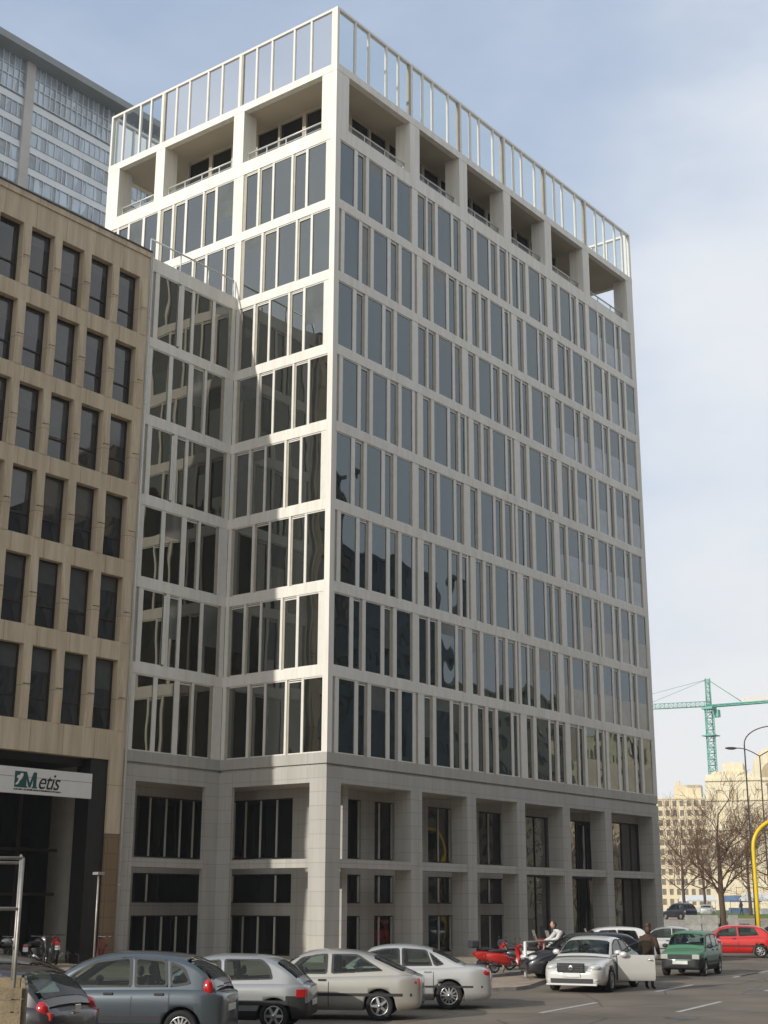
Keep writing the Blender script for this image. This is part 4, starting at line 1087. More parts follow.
# ================================================================== TRUCK BED + RACK (far left)
tc_ = gnd(27, 16.2)
trk = thing('flatbed_truck', 'old flatbed truck with slatted tan side boards and a pipe rack at the lower left', 'truck', (tc_.x, tc_.y, .09), math.radians(-38 + 180))
# local: x forward away along the bed side, corner at origin, bed extends +x and +y... (+y to the camera's left)
def tb(name, fn):
    m = MB(); fn(m); return m.build(name, trk)
BW, BL = 1.9, 3.4
def f(m):
    for i in range(5): m.box(.0, BL, -.02 + 0, .02, .93 + i * .112, 1.03 + i * .112, 'wood')
    for x in (0.0, 1.1, 2.2, BL - .06): m.box(x, x + .06, -.045, -.021, .8, 1.5, 'galv')
tb('side_board', f)
def f(m):
    for i in range(5): m.box(.0, BL, BW - .02, BW + .02, .93 + i * .112, 1.03 + i * .112, 'wood')
tb('side_board', f)
def f(m):
    for i in range(5): m.box(-.03, -.001, .03, BW - .03, .93 + i * .112, 1.03 + i * .112, 'wood')
    for y in (.04, .9, BW - .1): m.box(-.055, -.031, y, y + .06, .8, 1.5, 'galv')
tb('tail_board', f)
tb('bed_floor', lambda m: m.box(0, BL, .03, BW - .03, .82, .9, 'wood'))
tb('chassis', lambda m: (m.box(-.0, BL + 1.6, .5, .62, .6, .80, 'darkmetal'), m.box(0, BL + 1.6, BW - .62, BW - .5, .6, .80, 'darkmetal'), m.box(-.05, .05, .1, BW - .1, .5, .6, 'darkmetal')))
for x in (.75, BL + .9):
    for y in (.1, BW - .1): wheel(trk, x, y, .34, .2, 5)
def f(m):
    m.prism([(BL + .1, .5), (BL + 1.9, .5), (BL + 1.95, 1.1), (BL + 1.55, 1.95), (BL + .15, 2.0)], lambda u, n, z: (u, n, z), .08, BW - .08, M['whiteplastic'])
tb('cab', f)
def f(m):
    for y in (-.006 + .07, BW - .07): m.face([(BL + .9, y, 1.15), (BL + 1.75, y, 1.15), (BL + 1.5, y, 1.8), (BL + .9, y, 1.83)], 'carglass')
tb('cab_window', f)
def f(m):
    for (x, y) in ((.08, .08), (.08, BW - .08), (2.1, .08), (2.1, BW - .08)): m.tube([(x, y, .9), (x, y, 2.68)], .017, 'galv', 8)
    for z in (2.68, 2.2, 1.66):
        m.tube([(.08, .08, z), (.08, BW - .08, z)], .016, 'galv', 8)
    for y in (.08, BW - .08): m.tube([(.08, y, 2.68), (2.1, y, 2.68)], .016, 'galv', 8); m.tube([(.08, y, 2.2), (2.1, y, 2.2)], .015, 'galv', 8)
    m.tube([(.1, .3, 2.76), (.1, .8, 1.5)], .014, 'galv', 8)
tb('pipe_rack', f)

# ================================================================== TWO WHEELERS
def scooter(label, c, loc, rz, shield=True, box=True, group='scooters parked on the pavement'):
    r = thing('scooter', label, 'scooter', loc, rz, group); r.scale = (.9, .9, .9)
    for x in (.62, -.60):
        m = MB(); R = .23
        m.lathe([(R * .66, -.045), (R * .9, -.05), (R, 0), (R * .9, .05), (R * .66, .045)], (0, 0, 0), 'y', 'tyre', 20)
        o = m.build('wheel', r); o.location = (x, 0, R)
        k = MB(); k.lathe([(R * .68, -.035), (R * .62, -.02), (.04, -.03)], (0, 0, 0), 'y', 'alloy', 16); k.lathe([(R * .68, .035), (R * .62, .02), (.04, .03)], (0, 0, 0), 'y', 'alloy', 16)
        for a in range(5): t = a * 2 * PI / 5; k.tube([(0, 0, 0), (R * .66 * math.cos(t), 0, R * .66 * math.sin(t))], .02, 'alloy', 5)
        k.build('rim', o)
    m = MB(); rows = []            # rear fairing
    for x, w, z0, z1 in ((-.92, .05, .58, .68), (-.8, .13, .45, .74), (-.55, .17, .34, .76), (-.25, .17, .28, .74), (-.02, .12, .26, .6), (.05, .08, .25, .4)):
        rows.append([(x, w * math.cos(t), (z0 + z1) / 2 + (z1 - z0) / 2 * math.sin(t)) for t in [2 * PI * i / 12 for i in range(12)]])
    m.grid(rows, c, True, True); m.build('rear_fairing', r)
    m = MB(); m.box(-.1, .42, -.15, .15, .24, .30, 'blackplastic'); m.build('footboard', r, bevel=.02)
    m = MB(); rows = []            # leg shield
    for z, x, w in ((.28, .40, .16), (.5, .46, .22), (.75, .44, .20), (.92, .38, .13)):
        rows.append([(x + .10 - .5 * abs(t) ** 2 * .35, t * w, z) for t in (-1, -.6, 0, .6, 1)])
    rows2 = [[(x - .04, y, z) for x, y, z in row] for row in rows]
    m.grid(rows, c); m.grid(rows2, c); m.build('leg_shield', r)
    m = MB(); m.ell((.62, 0, .42), (.26, .09, .09), c); m.build('front_mudguard', r)
    m = MB(); m.tube([(.60, .06, .26), (.46, .05, .6), (.40, 0, .95)], .028, 'chrome', 8); m.build('fork', r)
    m = MB(); m.tube([(.28, -.32, 1.02), (.36, -.12, 1.0), (.36, .12, 1.0), (.28, .32, 1.02)], .02, 'blackplastic', 8); m.ell((.42, 0, .97), (.10, .13, .09), c); m.build('handlebar', r)
    m = MB(); m.ell((.50, 0, .97), (.04, .07, .06), 'lampclear'); m.build('headlight', r)
    m = MB(); m.ell((-.42, 0, .79), (.42, .15, .075), 'seat'); m.build('seat', r)
    m = MB(); m.box(-.98, -.92, -.07, .07, .58, .67, 'lampred'); m.build('tail_light', r, bevel=.01)
    m = MB(); m.tube([(-.35, -.16, .25), (-.85, -.18, .32)], .045, 'darkmetal', 8); m.tube([(-.1, .14, .26), (-.18, .2, .02)], .014, 'darkmetal', 6); m.build('exhaust', r)
    m = MB()
    for s in (1, -1): m.tube([(.33, s * .2, 1.02), (.35, s * .26, 1.2)], .008, 'blackplastic', 5); m.ell((.35, s * .28, 1.23), (.015, .06, .04), 'blackplastic')
    m.build('mirrors', r)
    if shield:
        m = MB(); rows = [[(.50 - (z - .95) * .3 - .2 * t * t * .6, t * .24 * (1.1 - abs(z - 1.2)), z) for t in (-1, -.5, 0, .5, 1)] for z in (.95, 1.15, 1.35, 1.48)]
        m.grid(rows, 'clear'); m.build('windshield', r)
    if box:
        m = MB(); m.box(-1.12, -.76, -.19, .19, .84, 1.12, c if box == 2 else 'darkcloth'); m.build('top_case', r, bevel=.06)
    return r
RED = paint('scootred', (.42, .018, .014), .0, .3); WHT = paint('scootwhite', (.7, .7, .67), .0, .3); BLK = paint('scootblack', (.02, .02, .022), .0, .3); GRY = paint('scootgrey', (.25, .25, .26), .4, .3)
P = gnd(494, 50.5, .12)
scooter('red scooter with dark rear box, leftmost on the lit pavement', RED, (P.x, P.y, .12), hdg(118), False, True)
P = gnd(508, 48.8, .12); scooter('red and chrome moped with no rear box nosing right at the railing', RED, (P.x, P.y, .12), hdg(128), False, False)
P = gnd(525, 52, .12); scooter('black scooter with tall windshield behind the railing post', BLK, (P.x, P.y, .12), hdg(150), True, True)
P = gnd(539, 51, .12); scooter('white scooter with clear windshield behind the railing', WHT, (P.x, P.y, .12), hdg(140), True, False)
P = gnd(554, 52.5, .12); scooter('red scooter with red rear box beside the person in white', RED, (P.x, P.y, .12), hdg(200), True, 2)
P = gnd(577, 56, .12); scooter('grey scooter half hidden behind the silver saloon', GRY, (P.x, P.y, .12), hdg(160), True, True)

def motorcycle(label, c, loc, rz):
    r = thing('motorcycle', label, 'motorcycle', loc, rz, 'motorcycles in the dark entrance')
    for x in (.72, -.70):
        m = MB(); R = .31; m.lathe([(R * .78, -.05), (R * .93, -.055), (R, 0), (R * .93, .055), (R * .78, .05)], (0, 0, 0), 'y', 'tyre', 24); o = m.build('wheel', r); o.location = (x, 0, R)
        k = MB(); k.lathe([(R * .8, -.02), (R * .8, .02), (R * .74, .02), (R * .74, -.02), (R * .8, -.02)], (0, 0, 0), 'y', 'alloy', 24)
        for a in range(6): t = a * PI / 3; k.tube([(0, 0, 0), (R * .76 * math.cos(t), 0, R * .76 * math.sin(t))], .014, 'alloy', 5)
        k.build('rim', o)
    m = MB(); m.ell((.12, 0, .86), (.32, .15, .15), c); m.build('fuel_tank', r)
    m = MB(); m.ell((-.42, 0, .84), (.38, .14, .07), 'seat'); m.build('seat', r)
    m = MB(); m.ell((-.88, 0, .78), (.25, .10, .08), c); m.build('tail_fairing', r)
    m = MB(); m.box(-.22, .28, -.15, .15, .32, .66, 'darkmetal'); m.lathe([(.09, -.2), (.09, .2)], (.05, 0, .5), 'y', 'alloy', 14); m.build('engine', r, bevel=.04)
    m = MB()
    for s in (1, -1): m.tube([(.72, s * .09, .31), (.46, s * .08, .98)], .025, 'chrome', 8)
    m.tube([(.30, -.36, 1.05), (.42, -.15, 1.04), (.42, .15, 1.04), (.30, .36, 1.05)], .018, 'blackplastic', 8); m.build('handlebar', r)
    m = MB(); m.ell((.56, 0, .92), (.10, .11, .11), 'lampclear'); m.build('headlight', r)
    m = MB(); m.tube([(.2, -.12, .35), (-.1, -.16, .28), (-.8, -.2, .42)], .04, 'chrome', 8); m.build('exhaust', r)
    m = MB(); m.box(-1.1, -1.06, -.09, .09, .55, .7, 'plate'); m.build('number_plate', r)
    m = MB(); m.box(-1.12, -1.06, -.07, .07, .72, .8, 'lampred'); m.build('tail_light', r)
    return r
def onY(px, Y):
    v = ray(px, 903); t = (Y - CAM.y) / v.y; return (CAM.x + v.x * t, Y, .12)
motorcycle('black motorcycle with pale number plate in the dark portico', BLK, onY(40, 5.2), hdg(60))
motorcycle('motorcycle with red tank in the dark portico, right of the other', RED, onY(58, 6.4), hdg(35))
motorcycle('dark motorcycle with pale handlebar at the very left of the portico', GRY, onY(8, 5.6), hdg(75))
# bicycle
bk = thing('bicycle', 'old red bicycle leaning against the brown pier of the tan building', 'bicycle', onY(104, 5.55), hdg(60))
for x in (.52, -.52):
    m = MB(); m.lathe([(.33, -.018), (.345, 0), (.33, .018), (.315, 0), (.33, -.018)], (0, 0, 0), 'y', 'tyre', 28); o = m.build('wheel', bk); o.location = (x, 0, .345)
    k = MB()
    for a in range(14): t = a * 2 * PI / 14; k.tube([(0, 0, 0), (.32 * math.cos(t), 0, .32 * math.sin(t))], .002, 'alloy', 4, False)
    k.build('spokes', o)
m = MB(); A, B_, C_, D_ = (-.52, 0, .345), (-.05, 0, .30), (-.22, 0, .82), (.36, 0, .80)
for p, q in ((A, B_), (B_, C_), (C_, A), (C_, D_), (B_, (.38, 0, .7)), (D_, (.52, 0, .345)), (D_, (.34, 0, .95)), (C_, (-.24, 0, .92))): m.tube([p, q], .015, 'red', 6)
m.build('frame', bk)
m = MB(); m.tube([(.24, -.26, .99), (.36, -.1, .97), (.36, .1, .97), (.24, .26, .99)], .012, 'chrome', 6); m.build('handlebar', bk)
m = MB(); m.ell((-.25, 0, .94), (.13, .07, .03), 'seat'); m.build('saddle', bk)

# ================================================================== STREET FURNITURE
P = onY(97, 2.2)
ps = thing('sign_post', 'slim grey post with a flat edge-on plate on top beside the tan pier', 'sign post', P)
hgt = at(97, 872, math.hypot(P[0] - CAM.x, P[1] - CAM.y)).z - .12
m = MB(); m.tube([(0, 0, 0), (0, 0, hgt)], .035, 'galv', 8); m.build('post', ps)
m = MB(); m.box(-.16, .16, -.14, .14, hgt - .1, hgt, 'galv'); m.build('plate', ps, bevel=.01)
a, b = gnd(524, 46.5), gnd(578, 50.5)
rl = thing('pedestrian_railing', 'grey tubular pedestrian railing in front of the scooters', 'railing', (a.x, a.y, .12))
v = Vector((b.x - a.x, b.y - a.y, 0))
m = MB(); m.tube([(0, 0, 1.05), (v.x, v.y, 1.05)], .035, 'galv', 8); m.tube([(0, 0, .55), (v.x, v.y, .55)], .02, 'galv', 8); m.build('rails', rl)
for t in (0, .33, .66, 1): m = MB(); m.tube([(v.x * t, v.y * t, 0), (v.x * t, v.y * t, 1.07)], .05 if t == 0 else .035, 'whiteplastic' if t == 0 else 'galv', 8); m.build('post', rl)

def zat(y, d, x=720):
    v = ray(x, y); return CAM.z + v.z / math.hypot(v.x, v.y) * d
def street_lamp(label, px, d, arms, ztop, kind):
    P = gnd(px, d); r = thing('street_lamp', label, 'street lamp', P, 0, 'tall street lamps')
    m = MB(); m.tube([(0, 0, 0), (0, 0, ztop * .3), (0, 0, ztop)], [.085, .06, .04], 'lamp', 10, r2=None); m.build('pole', r)
    R2 = Vector((rt.x, rt.y, 0)).normalized()
    for s, ln, rise in arms:
        m = MB(); q = [(0, 0, ztop)]
        for i in range(1, 9):
            t = i / 8; q.append(tuple(R2 * (s * ln * (1 - math.cos(t * PI / 2)) if kind == 1 else s * ln * t) + Vector((0, 0, ztop + rise * (math.sin(t * PI / 2) if kind == 1 else math.sin(t * PI * .55))))))
        m.tube(q, .035, 'lamp', 8); m.build('arm', r)
        m = MB(); e = Vector(q[-1]) + R2 * s * .35; ang_ = math.atan2(R2.y, R2.x)
        m.ell(e, (.45, .16, .09), 'lamp', 12, 6, Matrix.Rotation(ang_, 3, 'Z')); m.ell(e - Vector((0, 0, .05)), (.30, .13, .07), 'lampclear', 12, 6, Matrix.Rotation(ang_, 3, 'Z')); m.build('lamp_head', r)
d1 = 84
street_lamp('tall grey street lamp with a single arm curving right, nearer the crane', 755, d1, [(1, 1.9, 1.1)], zat(745, d1) , 1)
street_lamp('grey twin armed street lamp at the right edge, lower head to the left', 770, 100, [(-1, 1.6, .55), (1, 1.6, .55)], zat(757, 100), 2)
# yellow curved pole
P = gnd(757, 74); yp = thing('yellow_pole', 'thick yellow pole bending over to the right, behind the red hatchback', 'pole', P)
R2 = Vector((rt.x, rt.y, 0)).normalized(); zb_ = zat(848, 74)
q = [(0, 0, 0), (0, 0, zb_ * .5), (0, 0, zb_)]
for i in range(1, 9): t = i / 8 * PI / 2; q.append(tuple(R2 * (1.6 * (1 - math.cos(t))) + Vector((0, 0, zb_ + 1.45 * math.sin(t)))))
q.append(tuple(Vector(q[-1]) + R2 * 1.4))
m = MB(); m.tube(q, .10, 'yellow', 14); m.build('bent_pole', yp)
m = MB(); m.box(-.25, .25, -.25, .25, 0, .12, 'darkmetal'); m.build('base_plate', yp, bevel=.02)
m = MB(); e = Vector(q[-1]); m.box(e.x - .15, e.x + .35, e.y - .15, e.y + .2, e.z - 1.1, e.z - .1, 'blackplastic'); m.build('signal_box', yp, bevel=.05)

# concrete barriers
for i, (x0, x1) in enumerate(((684, 700), (701, 717), (727, 737))):
    a, b = gnd(x0, 131.5), gnd(x1, 131.5); v = (b - a); n = Vector((-v.y, v.x, 0)).normalized()
    m = MB(); H_ = 1.45
    pr = [(-.35, 0), (-.35, .12), (-.12, .55), (-.09, H_), (.09, H_), (.12, .55), (.35, .12), (.35, 0)]
    A_ = [tuple(n * p[0] + Vector((0, 0, p[1]))) for p in pr]; B2 = [tuple(v + n * p[0] + Vector((0, 0, p[1]))) for p in pr]
    m.face(A_, 'concrete'); m.face(B2[::-1], 'concrete')
    for k in range(8): m.face([A_[k], A_[(k + 1) % 8], B2[(k + 1) % 8], B2[k]], 'concrete')
    o = m.build('concrete_barrier'); o.location = a
    tag(o, ['grey concrete barrier left of the bare tree, first of the row', 'grey concrete barrier in front of the bare tree trunk', 'short grey concrete barrier right of the bare tree trunk'][i], 'barrier', 'concrete barriers before the plaza')

# stalls / kiosks far off
def stall(label, px, d, w, h, c, z=.9):
    P = gnd(px, d, z); r = thing('market_stall', label, 'stall', P, math.radians(-37 + 0), 'stalls on the plaza')
    m = MB()
    for sx in (-w / 2, w / 2):
        for sy in (-1.2, 1.2): m.tube([(sx, sy, 0), (sx, sy, h)], .05, 'galv', 6)
    m.build('posts', r)
    m = MB(); m.prism([(-1.5, h - .1), (0, h + .6), (1.5, h - .1), (1.5, h - .35), (-1.5, h - .35)], lambda u, n, zz: (n, u, zz), -w / 2 - .2, w / 2 + .2, c); m.build('canopy', r)
    m = MB(); m.box(-w / 2, w / 2, -1.1, -.6, .1, 1.0, c); m.build('counter', r)
stall('blue roofed stall on the plaza behind the walker', 741, 225, 5, 2.2, 'bluetarp')
stall('white roofed stall on the plaza at the right edge', 763, 200, 5, 2.3, 'whitetarp')
stall('white roofed stall on the plaza left of the bare tree', 698, 240, 5, 2.3, 'whitetarp')

# ================================================================== TREES (bare)
def bare_tree(label, P, H, spread, seed, depth=6, group='bare winter trees', first=.2, twigs=3, name='bare_tree', trunk_r=.25, leanx=0):
    rnd = random.Random(seed)
    root = thing(name, label, 'tree', P, 0, group)
    tk = MB(); br = MB()
    up_ = Vector((0, 0, 1))
    def grow(p, d, ln, r, lv):
        n = 4; pts = [p]; q = p.copy(); dd = d.copy()
        for i in range(n):
            dd = (dd + Vector((rnd.uniform(-1, 1), rnd.uniform(-1, 1), rnd.uniform(-.4, .7))) * (.12 + .05 * lv)).normalized()
            q = q + dd * (ln / n); pts.append(q.copy())
        e = r * .62
        (tk if lv < 2 else br).tube(pts, r, 'bark' if lv < 3 else 'twig', 7 if lv < 2 else (4 if lv < 4 else 3), False, r2=e)
        if lv >= depth: return
        k = rnd.choice([2, 3]) + (1 if lv < 3 else 0) + (1 if lv >= depth - 2 else 0)
        for i in range(k):
            t = rnd.uniform(.3, 1) if i else 1.0
            idx = t * n; i0 = min(int(idx), n - 1); b = pts[i0].lerp(pts[i0 + 1], idx - i0)
            az = rnd.uniform(0, 2 * PI); tilt = rnd.uniform(.45, 1.05) if i else rnd.uniform(.1, .4)
            a = dd.orthogonal().normalized(); a.rotate(Matrix.Rotation(az, 3, dd))
            nd = (dd * math.cos(tilt) + a * math.sin(tilt) * spread + up_ * .12).normalized()
            grow(b, nd, ln * rnd.uniform(.62, .84), max(r * rnd.uniform(.42, .6), .017), lv + 1)
    # trunk
    h0 = H * .28; pts = [Vector((0, 0, 0)), Vector((.05, 0, h0 * .5)), Vector((leanx, .05, h0)), Vector((leanx * .6, 0, H * .5)), Vector((leanx * .8, 0.1, H * .62))]
    tk.tube(pts, [trunk_r * 1.25, trunk_r, trunk_r * .92, trunk_r * .6, trunk_r * .45], 'bark', 10, False)
    for i in range(10):
        t = rnd.uniform(.9, 4); i0 = int(min(t, 3.99)); b = pts[i0].lerp(pts[i0 + 1], t - i0)
        if b.z < H * .22: b.z = H * .24
        az = 2 * PI * i / 10 * 3 + rnd.uniform(-.3, .3); el = rnd.uniform(.25, .9)
        grow(b, Vector((math.cos(az) * math.cos(el), math.sin(az) * math.cos(el), math.sin(el))), H * rnd.uniform(.2, .28), trunk_r * rnd.uniform(.28, .42), 2)
    grow(pts[-1], Vector((0, 0, 1)), H * .2, trunk_r * .42, 2)
    tk.build('trunk', root); br.build('crown', root)
P = gnd(722, 132, 0); bare_tree('large bare tree with dark trunk and spreading twigs before the pale buildings', P, 12.5, 1, 5, 6, trunk_r=.27)
P = gnd(684, 180, .9); bare_tree('bare brown tree far off close to the white block edge', P, 12.5, 1.1, 11, 6, trunk_r=.2)
P = gnd(750, 175, 1.0); bare_tree('bare brown tree far off behind the yellow pole', P, 11.5, 1.1, 23, 6, trunk_r=.2)
P = gnd(705, 210, .9); bare_tree('slender bare tree far off left of the large tree', P, 15, 1.1, 31, 6, trunk_r=.2)
P = gnd(778, 165, 1.0); bare_tree('bare tree cut by the right edge of the picture', P, 11, 1.1, 37, 6, trunk_r=.2)

# ================================================================== FAR BUILDINGS
def block(name, label, cat, p0, az, W_, D_, H_, wm, rows, cols, ww, wh, z0, pitch, roof=None, group=None, wmat='bgwin'):
    r = thing(name, label, cat, p0, az, group)
    m = MB(); F = lambda u, n, z: (u, -n, z)
    ops = []
    cp = W_ / cols
    for i in range(cols):
        for j in range(rows): ops.append((i * cp + (cp - ww) / 2, i * cp + (cp + ww) / 2, z0 + j * pitch, z0 + j * pitch + wh))
    wall_open(m, F, 0, W_, 0, H_, ops, -.35, 0, wm); m.box(0, W_, .36, D_, 0, H_ - .1, wm); m.build('wall', r)
    m = MB()
    for o in ops: m.fbox(F, o[0], o[1], -.34, -.28, o[2], o[3], wmat)
    tag(m.build('windows', r), kind='stuff') if len(ops) > 100 else m.build('window', r)
    m = MB(); m.box(-.3, W_ + .3, -.35, D_, H_, H_ + .5, wm); m.build('cornice', r)
    return r, F
# local x axis = camera right, local -y = towards camera
azb = math.atan2(rt.y, rt.x)
P = gnd(647, 500); W1 = (698 - 640) / FPX * 500 * 1.0
b1, F1 = block('apartment_building', 'pale yellow far off apartment block with rows of square windows beside the white block', 'apartment building', P, azb - .3, W1 * 1.05, 16, zat(799, 500), 'cream', 11, 9, 1.35, 2.0, 2.2, 3.3)
m = MB(); h = zat(799, 500); m.box(W1 * .52, W1 * .96, 2, 10, h + .5, h + 5.0, 'cream'); m.box(W1 * .56, W1 * .62, 2, 3.5, h + 5, h + 6.5, 'cream'); m.build('roof_house', b1)
P = gnd(712, 400); W2 = 44
h2 = zat(779, 400)
b2 = thing('station_building', 'large sunlit pale stone building with an arched gable at the right edge', 'building', P, azb - .3)
m = MB(); F = lambda u, n, z: (u, -n, z)
ops = [(3 + i * 3.6, 4.6 + i * 3.6, 4 + j * 5.2, 7.0 + j * 5.2) for i in range(11) for j in range(6)]
wall_open(m, F, 0, W2, 0, h2, ops, -.5, 0, 'cream2'); m.box(0, W2, .51, 25, 0, h2 - .2, 'cream2'); m.build('wall', b2)
m = MB()
for o in ops: m.fbox(F, o[0], o[1], -.48, -.3, o[2], o[3], 'cream')
m.build('window_blinds', b2)
k = 400 / FPX
def U(px): return (px - 705) * k
m = MB(); m.box(U(706), U(748), 1, 18, h2, h2 + 1.4, 'cream2'); m.box(U(712), U(744), 2, 16, h2 + 1.4, zat(771, 400), 'cream2'); m.box(U(722), U(741), 3, 14, zat(771, 400), zat(762, 400), 'cream2')
for i in range(8): m.box(U(714) + i * 1.1, U(714) + i * 1.1 + .5, 1.8, 2.0, h2 + 1.6, h2 + 2.4, 'cream2')
m.build('stepped_attic', b2)
m = MB(); gx0, gx1 = U(748), U(790); zt = zat(757, 400)
arch = [(gx0, h2)] + [(gx0 + (gx1 - gx0) * t, h2 + (zt - h2) * (1 + .35 * math.sin(t * PI)) * min(1, t * 5, (1 - t) * 5) ** .5) for t in [i / 16 for i in range(1, 16)]] + [(gx1, h2)]
m.prism(arch, F, -12, .3, 'cream2'); m.build('gable', b2)
m = MB(); cx, cz, R_ = U(768), h2 - 1.0, 3.4
m.prism([(cx + R_ * math.cos(t * PI / 16), cz + R_ * 1.6 * math.sin(t * PI / 16)) for t in range(17)], F, .3, .36, 'ochre'); m.build('arch_window', b2)
m = MB()
for z in (h2 - .6, h2 - 6, h2 - 14): m.fbox(F, 0, W2, 0, .5, z, z + .7, 'cream2')
m.build('string_course', b2)
# ordinary city blocks that close the view to the right and are mirrored in the glazing
G6 = 'city blocks across the street'
def city(label, x, y, rz, W_, D_, H_, wm, cols, rows):
    r, F = block('city_block', label, 'building', (x, y, 0), rz, W_, D_, H_, wm, rows, cols, 1.5, 1.9, 2.6, H_ * .96 / rows, group=G6)
city('cream block closing the avenue to the right of the station', *gnd(800, 330)[:2], azb, 60, 20, 30, 'cream', 18, 8)
# opposite side of the street (behind the camera): faces +Y, so rotated half a turn
city('dark grey residential block opposite, behind the photographer', 46, -52, PI, 38, 16, 36, 'greyb', 12, 10)
city('tall grey residential block opposite, behind the photographer', 8, -54, PI, 30, 16, 46, 'greyb', 10, 13)
city('brown corner block opposite at the left, behind the photographer', -22, -52, PI, 44, 16, 42, 'brownb', 13, 12)
city('brown slab opposite, next to the dark grey block', 70, -56, PI, 22, 16, 48, 'brownb', 8, 14)
city('tall grey slab opposite to the right', 98, -62, PI, 26, 18, 42, 'greyb', 8, 12)
city('pale block further right across the avenue', 130, -64, PI, 40, 18, 30, 'cream', 13, 9)
city('sunlit block at the far end of the cross street', 175, -70, -PI / 2, 60, 18, 32, 'cream', 20, 9)
for i, (x, y) in enumerate(((52, -34), (66, -36), (82, -33), (100, -36))):
    bare_tree(['bare tree across the avenue, nearest the grey slab', 'bare tree across the avenue, second along', 'bare tree across the avenue, third along', 'bare tree across the avenue, furthest along'][i], Vector((x, y, 0)), 11, 1, 50 + i, 5, group='avenue trees', trunk_r=.2)

# ================================================================== CRANE
def lattice(m, a, b, w, h, n, r=.09, mt='crane', tri=False):
    a, b = Vector(a), Vector(b); d = (b - a).normalized()
    s = d.cross(Vector((0, 0, 1)));
    if s.length < .1: s = Vector((rt.x, rt.y, 0))
    s.normalize(); t = s.cross(d).normalized()
    off = [s * w / 2 - t * h / 2, -s * w / 2 - t * h / 2, -s * w / 2 + t * h / 2, s * w / 2 + t * h / 2] if not tri else [s * w / 2, -s * w / 2, t * h]
    for o in off: m.tube([a + o, b + o], r, mt, 5)
    for i in range(n):
        p = a.lerp(b, i / n); q = a.lerp(b, (i + 1) / n)
        for k in range(len(off)):
            o1, o2 = off[k], off[(k + 1) % len(off)]
            m.tube([p + o1, p + o2], r * .6, mt, 4); m.tube([p + (o1 if i % 2 else o2), q + (o2 if i % 2 else o1)], r * .6, mt, 4)
dC = 450; PC = gnd(721, dC); cr = thing('tower_crane', 'green lattice tower crane rising above the pale stone building', 'crane', PC)
def cz_(y): return zat(y, dC)
hj = cz_(706)
R3 = Vector((rt.x, rt.y, 0)).normalized(); F3 = Vector((fw.x, fw.y, 0)).normalized()
m = MB(); lattice(m, (0, 0, 0), (0, 0, hj), 2.2, 2.2, 34, .17); m.build('mast', cr)
m = MB(); lattice(m, (.0, 0, hj), (0, 0, cz_(678)), 1.3, 1.3, 6, .13); m.build('apex', cr)
m = MB(); m.box(-1.8, 1.8, -1.8, 1.8, hj - 1.0, hj - .3, 'crane'); m.box(-2.2, 2.2, -2.2, 2.2, cz_(736), cz_(736) + .3, 'crane'); m.build('slewing_platform', cr)
jl = -R3 * 34 + F3 * 14; jr = R3 * 26 - F3 * 18
m = MB(); lattice(m, (0, 0, hj), tuple(jl + Vector((0, 0, hj))), 1.2, 1.6, 26, .11, tri=True); m.build('jib', cr)
m = MB(); lattice(m, (0, 0, hj), tuple(jr + Vector((0, 0, hj))), 1.4, .5, 14, .2); m.build('counter_jib', cr)
m = MB(); a = jr * .35; b = jr * .72
A_ = [a + Vector((0, 0, hj + .4)), b + Vector((0, 0, hj + .4))]
n_ = Vector((-jr.y, jr.x, 0)).normalized() * .8
m.hexa([A_[0] - n_, A_[1] - n_, A_[1] + n_, A_[0] + n_, *[q + Vector((0, 0, 1.5)) for q in (A_[0] - n_, A_[1] - n_, A_[1] + n_, A_[0] + n_)]], 'ballast'); m.build('ballast', cr)
m = MB(); ap = Vector((0, 0, cz_(679)))
for q in (jl * .55, jl * .95): m.tube([ap, q + Vector((0, 0, hj + 1.4))], .07, 'crane', 5)
m.tube([ap, jr * .35 + Vector((0, 0, hj + .5))], .14, 'crane', 5); m.build('tie_rods', cr)
m = MB(); m.box(.9, 2.6, -2.6, -.9, hj - 3.4, hj - 1.1, M['crane']); m.build('cab', cr)

